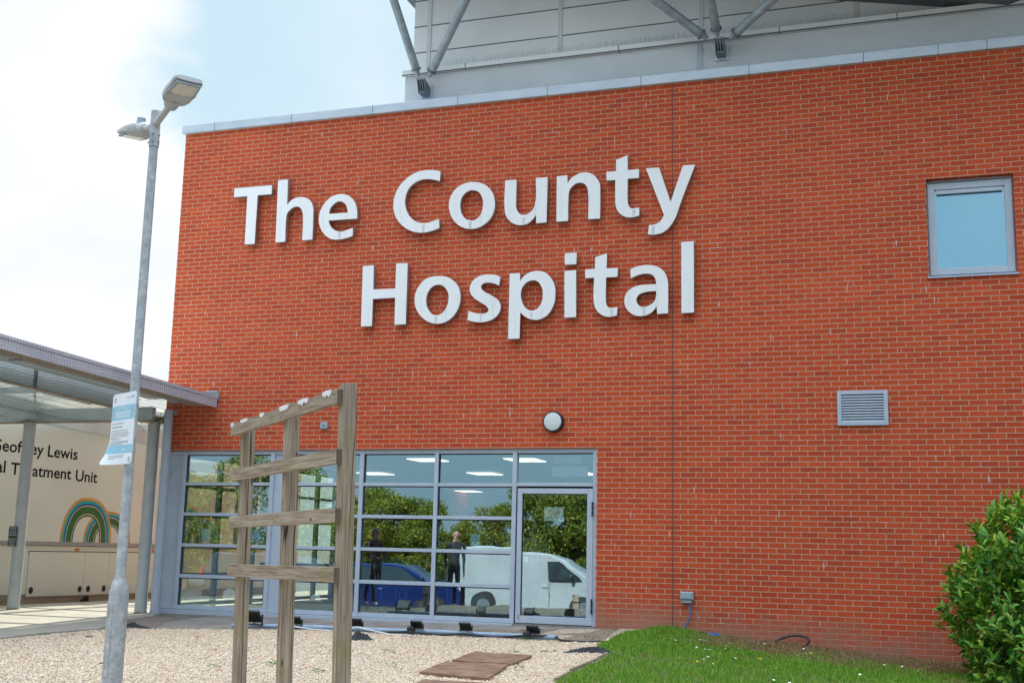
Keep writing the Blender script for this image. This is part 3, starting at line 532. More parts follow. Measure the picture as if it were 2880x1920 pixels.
# lawn blades
def blades(n):
    X = RNG.uniform(-0.45, 6.6, n); Y = -RNG.power(1.3, n)*8.6; Y = np.where(RNG.random(n) < .3, RNG.uniform(-3.5, -0.02, n), Y); k = inpoly(X, Y, LAWN)
    dry = (Y > -1.55 + 0.35*np.sin(X*2.1) + .2*np.sin(X*5.3)) & (X > 0.55+.15*np.sin(Y*4)); k &= ~(dry & (RNG.random(n) < .5))
    X, Y = X[k], Y[k]; n = len(X); dry = dry[k]
    tall = np.exp(-((X-0.0)**2/0.10+(Y+0.15)**2/0.12))*0.03 + np.exp(-((X+0.1)**2/0.15+(Y+1.9)**2/2.0))*0.02
    h = RNG.uniform(.018, .048, n)*(1+.9*(RNG.random(n) > .965))*np.where(dry, .8, 1)*(1+.35*np.sin(X*3.1+Y*2.3)*np.sin(Y*4.1)) + tall*RNG.uniform(.3, 1.1, n)
    w = RNG.uniform(.0028, .006, n); a = RNG.uniform(0, 6.283, n); b = RNG.uniform(0, 6.283, n); ln = h*RNG.uniform(.1, .75, n)
    Z = gz_np(X, Y)+.004; ux, uy = np.cos(a)*w, np.sin(a)*w; lx, ly = np.cos(b)*ln, np.sin(b)*ln
    P = np.stack([np.stack([X-ux, Y-uy, Z], -1), np.stack([X+ux, Y+uy, Z], -1), np.stack([X+ux*.7+lx*.4, Y+uy*.7+ly*.4, Z+h*.6], -1), np.stack([X-ux*.7+lx*.4, Y-uy*.7+ly*.4, Z+h*.6], -1), np.stack([X+lx, Y+ly, Z+h], -1)], 1).reshape(-1, 3)
    o = 5*np.arange(n)[:, None]
    F = np.concatenate([o+np.array([[0, 1, 2]]), o+np.array([[0, 2, 3]]), o+np.array([[3, 2, 4]])], 0)
    return mesh_np('grass', P, F, M['grass'])
kind(tag(link('grass', blades(190000)), 'short green lawn grass, parched brown along the foot of the wall', 'grass'), 'stuff')

# ---------------------------------------------------------------- the hospital building
B = thing('hospital_building', 'orange-red brick hospital block with glazed entrance screen and grey clad upper storey', 'building', (0, 0, 0))
XL = -8.67
wl = sheet_with_holes(XL, 14.0, -0.9, 8.15, [(XL, -1.13, -0.105, 2.572), (3.602, 4.745, 4.895, 6.325)], 0.0, 0.30)
wl.add([(XL,0.0,2.572),(XL,14,2.572),(XL,14,8.15),(XL,0.0,8.15)], [(0,3,2,1)])                     # left return above its glazing
wl.add([(XL,0.3,2.572),(XL+.3,0.3,2.572),(XL+.3,14,2.572),(XL,14,2.572)], [(0,1,2,3)])
wl.build('wall', M['brick'], B)
m = MB(); m.box(XL, 14, 0.32, 0.40, 2.75, 8.1); m.box(XL+.02, 14, 13.9, 14.2, -0.6, 8.1); m.box(13.9, 14.2, 0.1, 13.9, -0.6, 8.1); m.box(XL+.1, 13.9, .41, 13.88, 7.85, 8.05); m.build('structural_shell', M['inwall'], B)
m = MB(); m.box(XL-.05, 14, -.055, .38, 8.142, 8.29); m.box(XL-.05, XL+.30, .381, 14, 8.142, 8.29)
cp = m.build('coping', M['coping'], B, bevel=0.006)
m = MB()
for x in (-8.06, -6.55, -5.03, -3.51, -1.99, -0.48, 1.17, 2.82, 3.84, 4.49, 6.0, 7.5): m.box(x-.004, x+.004, -.057, .2, 8.14, 8.292)
pieces(m, 'coping_joint', M['seam'], cp)
m = MB(); m.box(-.007, .007, -.002, .05, -.02, 8.139); m.build('movement_joint', pm('joint_sealant', (0.16, 0.05, 0.035), (0.10, 0.05, 0.04), scale=12, rough=0.8), B)
# upper storey
roofz = lambda x: 8.875 + (.2027*(4.809-x) if x < 4.809 else .30*(x-4.809))
m = MB(); xs = [-4.53, 4.809, 14]
m.prism([(-4.53, 8.0), (14, 8.0), (14, roofz(14)), (4.809, roofz(4.809)), (-4.53, roofz(-4.53))], (0, .40, 0), (1,0,0), (0,0,1), (0, 13.5, 0))
uw = m.build('upper_cladding', M['clad'], B)
m = MB()
for z in (9.33, 9.80, 10.27):
    xe = 4.809 - (z-8.875)/.2027; m.box(-4.532, xe, .394, .402, z-.008, z+.008)
pieces(m, 'panel_joint', M['seam'], uw)
m = MB()
for x in (-4.25, -1.93, .38, 2.72): m.box(x-.035, x+.035, .385, .403, 8.96, roofz(x))
pieces(m, 'cover_strip', pm('cover_strip_metal', (0.70, 0.71, 0.73), (0.64, 0.65, 0.67), scale=5, rough=0.4), uw)
m = MB(); m.box(-4.60, 14, .26, .395, 8.10, 8.86)
nr = 30
for i in range(nr):
    z = 8.11 + i*.025; m.add([(-4.601,.26,z),(14,.26,z),(14,.252,z+.007),(-4.601,.252,z+.007),(14,.26,z+.014),(-4.601,.26,z+.014)], [(0,1,2,3),(3,2,4,5)])
lb = m.build('ribbed_band', pm('ribbed_band_metal', (0.72, 0.75, 0.79), (0.66, 0.69, 0.73), scale=1.5, rough=0.38), B)
m = MB(); m.box(.335, .425, .244, .262, 8.10, 8.86); m.build('band_joint', M['alu'], lb)
m = MB(); m.box(-4.64, 14, .20, .398, 8.865, 8.955); m.build('ledge_trim', M['clad'], B, bevel=0.004)
m = MB()
for x in (-3.5, -.9, 1.6, 3.3): m.box(x-.006, x+.006, .195, .3, 8.86, 8.958)
m.box(-4.64, 14, .192, .2, 8.853, 8.872); pieces(m, 'trim_joint', M['seam'], B)
m = MB()
for i in range(420):
    x = -4.0 + i*.0215 + random.uniform(-.006, .006); h = random.uniform(.07, .13); t = random.uniform(-.03, .03)
    m.tube([(x, .24, 8.955), (x+t, .24-random.uniform(-.05, .05), 8.955+h)], .0014, 3, False)
m.build('bird_spikes', pm('spike_wire', (0.30, 0.31, 0.32), scale=3, rough=0.4, metal=0.5), B)
# butterfly roof: soffit seen from below, low at the valley on the right
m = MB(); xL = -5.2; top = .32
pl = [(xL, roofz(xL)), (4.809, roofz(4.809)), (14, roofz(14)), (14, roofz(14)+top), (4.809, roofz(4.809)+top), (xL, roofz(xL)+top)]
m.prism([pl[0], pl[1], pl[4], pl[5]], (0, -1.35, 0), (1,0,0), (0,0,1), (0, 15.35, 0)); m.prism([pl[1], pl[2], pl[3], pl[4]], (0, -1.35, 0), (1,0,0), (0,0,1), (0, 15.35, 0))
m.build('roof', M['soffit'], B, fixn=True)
# V struts and brackets
feet = [((-4.19, .06, 8.585), [(-4.645, -1.2, 10.80), (-2.478, -1.2, 10.36)]), ((.72, .06, 8.70), [(-1.277, -1.2, 10.11), (.636, -1.2, 9.72), (2.421, -1.2, 9.366)])]
for ft, tops in feet:
    bz = ft[2]; bm_ = MB(); bp_ = MB(); bp_.box(ft[0]-.11, ft[0]+.11, .225, .259, bz-.17, bz+.06); bp_.build('bracket_plate', M['coping'], B, bevel=.004); bm_.box(ft[0]-.07, ft[0]+.07, .02, .225, bz-.13, bz-.11)
    for dx in (-.06, -.02, .02, .06): bm_.prism([(.224, bz-.11), (.04, bz-.11), (-.05, bz+.10), (.06, bz+.08), (.224, bz+.02)], (ft[0]+dx-.008, 0, 0), (0,1,0), (0,0,1), (.016, 0, 0))
    br = bm_.build('strut_bracket', M['bracket'], B, bevel=0.004, fixn=True)
    for tp in tops:
        a = Vector((ft[0], ft[1]-.03, bz+.02)); b = Vector(tp); d = (b-a).normalized(); s0 = a + d*.13 + Vector((d.x*.10, 0, 0))
        st = MB(); st.tube([s0 + d*.0, s0 + d*.07, s0 + d*.12, b], [.032, .045, .068, .068], 18); so_ = st.build('strut', M['strut'], B, smooth=True)
        fl = MB(); fl.tube([s0 + d*.10, s0 + d*.135], .085, 18); fl.build('strut_collar', M['bracket'], so_, smooth=True)
        if bz > 8.6 and abs(tp[0]-.64) > .5:
            sp = MB()
            for k in range(34):
                c = s0 + d*(.5 + k*.05); o = Vector((d.z, 0, -d.x)).normalized()*(.078 if tp[0] < 0 else -.078)
                if o.z < 0: o = -o
                sp.tube([c+o*.95, c+o*(1.9+random.uniform(-.3, .5)) + d*random.uniform(-.05, .05)], .0013, 3, False)
            sp.build('bird_spikes', bpy.data.materials['spike_wire'], so_)
# small window high on the right
wd = MB(); X0, X1, Z0, Z1 = 3.602, 4.745, 4.895, 6.325
for a, b, c, d in ((X0+.02, X0+.115, Z0+.055, Z1-.05), (X1-.115, X1-.02, Z0+.055, Z1-.05), (X0+.1151, X1-.1151, Z0+.055, Z0+.15), (X0+.1151, X1-.1151, Z1-.145, Z1-.05)): wd.box(a, b, .075, .15, c, d)
for a, b, c, d in ((X0, X0+.03, Z0, Z1), (X1-.03, X1, Z0, Z1), (X0+.0301, X1-.0301, Z1-.03, Z1)): wd.box(a, b, .11, .24, c, d)
wn = wd.build('window', M['alu'], B, bevel=0.006)
m = MB(); m.box(X0+.14, X1-.14, .066, .10, Z1-.215, Z1-.16); m.build('trickle_vent', M['alu'], wn, bevel=0.004)
m = MB(); m.box(X0+.115, X1-.115, .12, .13, Z0+.15, Z1-.145); m.build('pane', M['win_glass'], wn)
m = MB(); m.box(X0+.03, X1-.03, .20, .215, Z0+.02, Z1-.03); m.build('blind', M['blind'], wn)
m = MB(); m.add([(X0-.01,-.035,Z0-.005),(X1+.01,-.035,Z0-.005),(X1+.01,.24,Z0+.04),(X0-.01,.24,Z0+.04),(X0-.01,-.035,Z0+.02),(X1+.01,-.035,Z0+.02),(X1+.01,.24,Z0+.055),(X0-.01,.24,Z0+.055)], [(3,2,1,0),(4,5,6,7),(0,1,5,4),(1,2,6,5),(2,3,7,6),(3,0,4,7)]); m.build('sill', M['alu'], wn)

# glazed entrance screen
TR = [(-.011, .054), (.493, .549), (.996, 1.048), (1.50, 1.552), (2.0, 2.05), (2.504, 2.568)]
MUL = [(-8.665, -8.60), (-8.29, -8.22), (-6.625, -6.555), (-6.255, -6.185), (-5.02, -4.95), (-3.74, -3.675), (-2.46, -2.392), (-1.198, -1.135)]
fr = MB()
for a, b in MUL: fr.box(a, b, .035, .15, -.011, 2.568)
BAYS = [(-8.22, -6.625), (-6.185, -5.02), (-4.95, -3.74), (-3.675, -2.46)]
for a, b in BAYS:
    for c, d in TR: fr.box(a+.0005, b-.0005, .042, .14, c, d)
for a, b in ((-8.60, -8.29), (-6.555, -6.255), (-2.392, -1.198)): fr.box(a+.0005, b-.0005, .042, .14, 2.504, 2.568)
for a, b in ((-8.60, -8.29), (-6.555, -6.255)): fr.box(a+.0005, b-.0005, .042, .14, -.011, .054)
fr.box(-2.3915, -1.1985, .042, .14, 2.008, 2.06)
fr.box(-8.67, -2.40, -.012, .16, -.092, -.016)                       # sill plate
fr = fr.build('screen_frame', M['alu'], B, bevel=0.004)
m = MB(); m.box(-8.66, -2.40, .03, .2, -.20, -.10); m.build('plinth_bricks', M['brick'], B)
m = MB(); m.box(-8.66, -1.14, .02, .2, 2.5705, 2.60); m.build('lintel_shadow_gap', pm('lintel_angle', (0.17, 0.15, 0.14), (0.22, 0.2, 0.18), scale=6, rough=0.7), B)
for a, b in BAYS:
    for (c0, c1), (d0, d1) in zip(TR[:-1], TR[1:]):
        m = MB(); m.box(a+.001, b-.001, .082, .094, c1, d0); m.build('pane', M['glass'], fr)
m = MB(); m.box(-2.391, -1.199, .082, .094, 2.06, 2.504); m.build('pane', M['glass'], fr)
for a, b in ((-8.60, -8.29), (-6.555, -6.255)):
    m = MB(); m.box(a+.001, b-.001, .07, .12, .055, 2.503); m.build('infill_panel', M['alu'], fr)
gk = MB()
for a, b in BAYS:
    for (c0, c1), (d0, d1) in zip(TR[:-1], TR[1:]):
        gk.box(a, b, .06, .08, d0-.014, d0-.0005); gk.box(a+.0005, a+.012, .06, .08, c1+.001, d0-.015)
gk.box(-2.391, -1.199, .06, .08, 2.49, 2.5035)
gk.build('gasket', M['dark'], fr)
# door
dr = MB()
for a, b, c, d in ((-2.364, -2.29, -.0, 1.975), (-1.28, -1.19, -.0, 1.975), (-2.2895, -1.2805, -.0, .105), (-2.2895, -1.2805, 1.895, 1.975)): dr.box(a, b, .02, .09, c, d)
dr = dr.build('door', M['alu'], B, bevel=0.005)
m = MB(); m.box(-2.29, -1.28, .05, .062, .105, 1.895); m.build('pane', M['glass'], dr)
m = MB()
for z in (.28, 1.68): m.tube([(-1.195, .012, z-.11), (-1.195, .012, z-.03)], .014, 10); m.tube([(-1.195, .012, z-.02), (-1.195, .012, z+.10)], .014, 10)
pieces(m, 'hinge', M['black'], dr)
m = MB()
for a, b, c, d in ((-2.29, -1.28, 1.883, 1.8945), (-2.2895, -2.279, .106, 1.882)): m.box(a, b, .04, .052, c, d)
m.build('gasket', M['dark'], dr)
m = MB(); m.box(-2.33, -2.305, .012, .02, .06, .12); m.build('door_stop_block', M['flange'], dr)
m = MB(); m.box(-2.391, -1.136, -.03, .16, -.06, -.012); m.build('threshold', M['kerb'], B)
# glazed left side of the entrance hall
sf = MB(); ys = [.16, 1.68, 2.92, 4.16, 5.40, 6.2]
for y in ys[1:]: sf.box(XL+.03, XL+.12, y-.035, y+.035, -.1, 2.57)
for c, d in TR:
    for y0, y1 in zip(ys[:-1], ys[1:]): sf.box(XL+.035, XL+.11, y0+.0355, y1-.0355, c, d)
sf = sf.build('side_screen_frame', pm('side_frame_dark', (0.12, 0.14, 0.13), (0.15, 0.17, 0.16), scale=3, rough=0.5), B)
for y0, y1 in zip(ys[:-1], ys[1:]):
    m = MB(); m.box(XL+.066, XL+.076, y0, y1, .0, 2.55); m.build('pane', M['side_glass'], sf)
# entrance hall
m = MB(); m.box(XL+.13, -.4, .16, 13.88, -.2, -.03); m.build('hall_floor', M['infloor'], B)
m = MB(); m.box(XL+.13, -.4, .16, 13.88, 2.62, 2.74); m.build('hall_ceiling', M['ceil'], B)
m = MB(); m.box(XL+.02, XL+.32, 6.24, 13.9, -.3, 2.5715); m.build('side_wall', M['brick'], B)
m = MB(); m.box(-.4, -.2, .31, 13.88, -.2, 2.74); m.box(XL+.13, -.4, 13.7, 13.88, -.03, 2.62); m.build('hall_wall', M['inwall'], B)
m = MB(); m.box(-5.6, -5.3, 8.0, 8.3, -.03, 2.62); m.box(-3.0, -2.7, 8.0, 8.3, -.03, 2.62); pieces(m, 'hall_column', pm('hall_column_timber', (0.20, 0.12, 0.05), (0.26, 0.16, 0.07), scale=6, rough=0.6, stretch=(1, 1, .2)), B)
for x0, x1, y0, y1 in ((-5.22, -4.66, 2.30, 2.92), (-3.42, -2.86, 2.33, 3.04), (-7.95, -7.36, 5.86, 6.53), (-5.45, -4.88, 5.86, 6.53), (-8.45, -7.9, 12.8, 13.5), (-3.4, -2.85, 5.86, 6.53), (-7.7, -7.1, 2.3, 2.92)):
    m = MB(); m.box(x0, x1, y0, y1, 2.60, 2.6195); lp = m.build('ceiling_light', M['lightpanel'], B)
# louvred vent
V = MB(); vx0, vx1, vz0, vz1 = 2.328, 3.004, 2.858, 3.347
for a, b, c, d in ((vx0, vx0+.055, vz0, vz1), (vx1-.055, vx1, vz0, vz1), (vx0+.0555, vx1-.0555, vz0, vz0+.055), (vx0+.0555, vx1-.0555, vz1-.055, vz1)): V.box(a, b, -.03, .0, c, d)
V = V.build('vent_grille', M['alu'], B, bevel=0.004)
m = MB(); m.box(vx0+.05, vx1-.05, -.004, -.002, vz0+.05, vz1-.05); m.build('vent_recess', M['dark'], V)
n = 10; hh = (vz1-vz0-.11)/n
for i in range(n):
    z = vz0+.055+hh*i; m = MB(); m.add([(vx0+.0555,-.027,z+.001),(vx1-.0555,-.027,z+.001),(vx1-.0555,-.006,z+hh*.72),(vx0+.0555,-.006,z+hh*.72),(vx0+.0555,-.024,z-.002),(vx1-.0555,-.024,z-.002)], [(0,1,2,3),(0,4,5,1)]); m.build('louvre', M['alu'], V)
# rainwater pipe at the corner
m = MB(); m.tube([(-8.475, -.19, -.10), (-8.475, -.19, 3.24)], .075, 20); dp = m.build('downpipe', M['pipe'], B, smooth=True)
m = MB(); m.tube([(-8.475, -.19, 2.14), (-8.475, -.19, 2.22)], .082, 20); m.box(-8.50, -8.45, -.19, .0, 2.16, 2.20); m.tube([(-8.475, -.19, -.1), (-8.475, -.19, -.04)], .083, 20); pieces(m, 'pipe_clip', M['pipe'], dp)

# letters on the wall
def letter(name, loops, label, extra=None, parent=None):
    cu = bpy.data.curves.new(name, 'CURVE'); cu.dimensions = '2D'; cu.fill_mode = 'BOTH'; cu.resolution_u = 5; cu.extrude = .042; cu.bevel_depth = 0.002; cu.bevel_resolution = 1; cu.offset = -0.002
    for lp in loops:
        s = cu.splines.new('BEZIER'); s.bezier_points.add(len(lp)-1); s.use_cyclic_u = True
        for p, (x, z, c) in zip(s.bezier_points, lp):
            p.co = (x, z, 0); h = 'VECTOR' if c else 'AUTO'; p.handle_left_type = h; p.handle_right_type = h
    o = bpy.data.objects.new(name, cu); COL.objects.link(o); bpy.context.view_layer.update()
    me = bpy.data.meshes.new_from_object(o.evaluated_get(bpy.context.evaluated_depsgraph_get())); bpy.data.objects.remove(o); bpy.data.curves.remove(cu)
    xs = [p[0] for l in loops for p in l]; zs = [p[1] for l in loops for p in l]; cx, cz = (min(xs)+max(xs))/2, min(zs)
    me.name = name; me.materials.clear(); me.materials.append(M['letter']); me.materials.append(M['letter_side'])
    # curve plane (x, y) -> wall plane (x, z), front towards -Y
    me.transform(Matrix(((1,0,0,-cx),(0,0,-1,0),(0,1,0,-cz),(0,0,0,1))))
    for p in me.polygons: p.material_index = 0 if p.normal.y < -.5 else 1
    ob = bpy.data.objects.new(name, me); COL.objects.link(ob); ob.location = (cx, -.066, cz)
    tag(ob, label, 'letter', 'raised letters of the hospital name')
    return ob
LT = {'T':[[[-7.546,7.035,1],[-6.82,7.033,1],[-6.814,6.876,1],[-7.082,6.877,1],[-7.086,6.032,1],[-7.278,6.032,1],[-7.285,6.878,1],[-7.546,6.88,1]]],
'h':[[[-6.706,7.111,1],[-6.52,7.111,1],[-6.508,6.669,1],[-6.443,6.734,0],[-6.348,6.777,0],[-6.24,6.783,0],[-6.13,6.748,0],[-6.051,6.675,0],[-6.013,6.573,0],[-6.005,6.464,0],[-5.997,6.035,1],[-6.187,6.035,1],[-6.198,6.438,0],[-6.214,6.528,0],[-6.256,6.596,0],[-6.311,6.623,0],[-6.381,6.615,0],[-6.454,6.57,0],[-6.499,6.509,0],[-6.511,6.41,0],[-6.503,6.031,1],[-6.69,6.03,1]]],
'e':[[[-5.195,6.336,1],[-5.199,6.445,0],[-5.238,6.595,0],[-5.322,6.704,0],[-5.43,6.763,0],[-5.541,6.779,0],[-5.661,6.754,0],[-5.774,6.679,0],[-5.853,6.571,0],[-5.894,6.456,0],[-5.896,6.358,0],[-5.866,6.238,0],[-5.802,6.135,0],[-5.708,6.051,0],[-5.59,6.008,0],[-5.485,6.006,0],[-5.36,6.024,0],[-5.258,6.051,1],[-5.265,6.189,1],[-5.388,6.152,0],[-5.476,6.137,0],[-5.555,6.153,0],[-5.631,6.197,0],[-5.688,6.265,0],[-5.715,6.34,1]],[[-5.714,6.455,1],[-5.692,6.545,0],[-5.633,6.614,0],[-5.55,6.653,0],[-5.487,6.644,0],[-5.421,6.598,0],[-5.386,6.527,0],[-5.374,6.453,1]]],
'C':[[[-3.744,7.015,1],[-3.828,7.044,0],[-3.952,7.063,0],[-4.089,7.056,0],[-4.237,7.012,0],[-4.371,6.924,0],[-4.479,6.8,0],[-4.537,6.667,0],[-4.553,6.525,0],[-4.535,6.392,0],[-4.475,6.269,0],[-4.377,6.161,0],[-4.249,6.076,0],[-4.111,6.032,0],[-3.987,6.023,0],[-3.853,6.044,0],[-3.732,6.079,1],[-3.747,6.235,1],[-3.846,6.202,0],[-3.944,6.183,0],[-4.043,6.186,0],[-4.143,6.216,0],[-4.232,6.282,0],[-4.298,6.375,0],[-4.34,6.485,0],[-4.349,6.581,0],[-4.33,6.687,0],[-4.278,6.79,0],[-4.193,6.861,0],[-4.083,6.904,0],[-3.971,6.909,0],[-3.859,6.89,0],[-3.753,6.856,1]]],
'o':[[[-3.172,6.797,0],[-3.027,6.762,0],[-2.905,6.676,0],[-2.83,6.56,0],[-2.803,6.43,0],[-2.812,6.303,0],[-2.868,6.18,0],[-2.96,6.094,0],[-3.078,6.039,0],[-3.197,6.029,0],[-3.331,6.061,0],[-3.442,6.133,0],[-3.524,6.238,0],[-3.573,6.358,0],[-3.584,6.465,0],[-3.565,6.569,0],[-3.508,6.671,0],[-3.413,6.752,0],[-3.293,6.793,0]],[[-3.168,6.66,0],[-3.095,6.633,0],[-3.04,6.57,0],[-3.007,6.48,0],[-3.004,6.387,0],[-3.025,6.284,0],[-3.077,6.206,0],[-3.148,6.168,0],[-3.226,6.173,0],[-3.299,6.21,0],[-3.356,6.284,0],[-3.383,6.38,0],[-3.386,6.462,0],[-3.364,6.554,0],[-3.312,6.62,0],[-3.241,6.658,0]]],
'u':[[[-2.64,6.781,1],[-2.45,6.777,1],[-2.45,6.381,0],[-2.449,6.335,0],[-2.422,6.264,0],[-2.374,6.212,0],[-2.315,6.196,0],[-2.246,6.211,0],[-2.177,6.269,0],[-2.142,6.346,0],[-2.133,6.779,1],[-1.941,6.778,1],[-1.945,6.05,1],[-2.115,6.048,1],[-2.12,6.179,1],[-2.174,6.109,0],[-2.254,6.052,0],[-2.358,6.035,0],[-2.464,6.057,0],[-2.559,6.124,0],[-2.62,6.22,0],[-2.64,6.337,0]]],
'n':[[[-1.793,6.779,1],[-1.621,6.781,1],[-1.617,6.652,1],[-1.564,6.723,0],[-1.48,6.775,0],[-1.384,6.802,0],[-1.289,6.796,0],[-1.204,6.752,0],[-1.14,6.678,0],[-1.099,6.589,0],[-1.094,6.494,0],[-1.091,6.052,1],[-1.28,6.053,1],[-1.288,6.488,0],[-1.307,6.569,0],[-1.35,6.62,0],[-1.414,6.643,0],[-1.488,6.631,0],[-1.552,6.583,0],[-1.588,6.522,0],[-1.597,6.437,0],[-1.599,6.05,1],[-1.787,6.05,1]]],
't':[[[-0.67,7.022,1],[-0.665,6.786,1],[-0.49,6.785,1],[-0.49,6.644,1],[-0.664,6.646,1],[-0.664,6.324,0],[-0.655,6.24,0],[-0.616,6.185,0],[-0.554,6.175,0],[-0.485,6.184,1],[-0.482,6.058,1],[-0.574,6.039,0],[-0.677,6.044,0],[-0.759,6.086,0],[-0.822,6.158,0],[-0.852,6.255,0],[-0.857,6.349,0],[-0.859,6.642,1],[-0.998,6.645,1],[-1.001,6.783,1],[-0.85,6.784,1],[-0.849,6.961,1]]],
'y':[[[-0.384,6.786,1],[-0.182,6.785,1],[-0.006,6.233,1],[0.181,6.788,1],[0.366,6.781,1],[0.13,6.162,0],[0.079,6.011,0],[0.034,5.927,0],[-0.026,5.844,0],[-0.106,5.778,0],[-0.207,5.748,0],[-0.278,5.745,0],[-0.351,5.755,1],[-0.334,5.899,1],[-0.258,5.901,0],[-0.187,5.927,0],[-0.142,5.975,0],[-0.106,6.035,1]]],
'H':[[[-5.052,5.532,1],[-4.857,5.535,1],[-4.848,5.135,1],[-4.459,5.133,1],[-4.463,5.541,1],[-4.262,5.537,1],[-4.252,4.542,1],[-4.45,4.541,1],[-4.456,4.981,1],[-4.847,4.977,1],[-4.843,4.534,1],[-5.038,4.536,1]]],
'o2':[[[-3.698,5.295,0],[-3.582,5.276,0],[-3.482,5.222,0],[-3.398,5.14,0],[-3.35,5.037,0],[-3.335,4.927,0],[-3.35,4.812,0],[-3.396,4.706,0],[-3.47,4.616,0],[-3.566,4.555,0],[-3.671,4.528,0],[-3.786,4.537,0],[-3.903,4.584,0],[-3.997,4.658,0],[-4.072,4.759,0],[-4.109,4.862,0],[-4.116,4.964,0],[-4.093,5.073,0],[-4.034,5.173,0],[-3.945,5.255,0],[-3.831,5.292,0]],[[-3.726,5.155,0],[-3.652,5.138,0],[-3.584,5.079,0],[-3.544,5.0,0],[-3.537,4.914,0],[-3.554,4.821,0],[-3.597,4.738,0],[-3.66,4.682,0],[-3.733,4.665,0],[-3.8,4.685,0],[-3.86,4.742,0],[-3.904,4.822,0],[-3.917,4.908,0],[-3.907,4.994,0],[-3.868,5.078,0],[-3.808,5.134,0]]],
's':[[[-2.681,5.226,1],[-2.759,5.26,0],[-2.846,5.275,0],[-2.95,5.275,0],[-3.045,5.25,0],[-3.13,5.194,0],[-3.176,5.121,0],[-3.184,5.046,0],[-3.158,4.97,0],[-3.095,4.901,0],[-3.007,4.842,0],[-2.928,4.793,0],[-2.879,4.75,0],[-2.863,4.716,0],[-2.877,4.684,0],[-2.924,4.659,0],[-2.993,4.656,0],[-3.08,4.672,0],[-3.194,4.711,1],[-3.209,4.567,1],[-3.119,4.539,0],[-3.006,4.522,0],[-2.894,4.528,0],[-2.792,4.561,0],[-2.709,4.627,0],[-2.668,4.707,0],[-2.667,4.781,0],[-2.706,4.853,0],[-2.776,4.914,0],[-2.864,4.964,0],[-2.943,5.01,0],[-2.987,5.053,0],[-2.997,5.087,0],[-2.976,5.124,0],[-2.929,5.144,0],[-2.851,5.142,0],[-2.773,5.123,0],[-2.697,5.088,1]]],
'p':[[[-2.528,5.272,1],[-2.359,5.272,1],[-2.358,5.141,1],[-2.314,5.201,0],[-2.247,5.251,0],[-2.163,5.283,0],[-2.071,5.288,0],[-1.978,5.269,0],[-1.893,5.207,0],[-1.825,5.114,0],[-1.788,5.002,0],[-1.784,4.904,0],[-1.794,4.79,0],[-1.834,4.687,0],[-1.899,4.596,0],[-1.981,4.543,0],[-2.072,4.521,0],[-2.165,4.535,0],[-2.249,4.571,0],[-2.301,4.61,0],[-2.34,4.652,1],[-2.345,4.243,1],[-2.531,4.242,1]],[[-2.135,5.146,0],[-2.076,5.127,0],[-2.024,5.071,0],[-1.989,4.987,0],[-1.982,4.897,0],[-1.998,4.8,0],[-2.043,4.72,0],[-2.1,4.678,0],[-2.167,4.669,0],[-2.235,4.696,0],[-2.287,4.748,0],[-2.322,4.823,0],[-2.341,4.914,0],[-2.335,4.996,0],[-2.302,5.068,0],[-2.253,5.115,0],[-2.194,5.141,0]]],
'i':[[[-1.645,5.263,1],[-1.461,5.27,1],[-1.449,4.539,1],[-1.634,4.537,1]]],
'idot':[[[-1.643,5.54,1],[-1.455,5.54,1],[-1.457,5.359,1],[-1.642,5.361,1]]],
't2':[[[-0.979,5.503,1],[-0.985,5.269,1],[-0.81,5.267,1],[-0.812,5.128,1],[-0.989,5.127,1],[-0.99,4.792,0],[-0.983,4.723,0],[-0.955,4.674,0],[-0.906,4.657,0],[-0.814,4.667,1],[-0.816,4.539,1],[-0.895,4.523,0],[-0.983,4.527,0],[-1.062,4.562,0],[-1.127,4.623,0],[-1.167,4.703,0],[-1.181,4.801,0],[-1.177,5.134,1],[-1.316,5.132,1],[-1.315,5.272,1],[-1.166,5.27,1],[-1.162,5.451,1]]],
'a':[[[-0.618,5.231,1],[-0.521,5.27,0],[-0.415,5.284,0],[-0.309,5.28,0],[-0.212,5.252,0],[-0.126,5.194,0],[-0.074,5.114,0],[-0.045,4.997,0],[-0.043,4.901,0],[-0.043,4.537,1],[-0.209,4.533,1],[-0.216,4.645,1],[-0.259,4.59,0],[-0.335,4.535,0],[-0.431,4.513,0],[-0.527,4.522,0],[-0.624,4.577,0],[-0.687,4.662,0],[-0.705,4.759,0],[-0.684,4.855,0],[-0.616,4.929,0],[-0.51,4.975,0],[-0.375,4.987,0],[-0.222,4.985,1],[-0.241,5.075,0],[-0.289,5.131,0],[-0.376,5.153,0],[-0.482,5.141,0],[-0.609,5.092,1]],[[-0.224,4.879,1],[-0.317,4.88,0],[-0.413,4.866,0],[-0.49,4.831,0],[-0.521,4.77,0],[-0.509,4.711,0],[-0.46,4.661,0],[-0.393,4.648,0],[-0.317,4.674,0],[-0.259,4.719,0],[-0.229,4.785,0]]],
'l':[[[0.153,5.604,1],[0.339,5.607,1],[0.34,4.532,1],[0.153,4.531,1]]]}
W1, W2 = 'first line of lettering', 'second line of lettering'
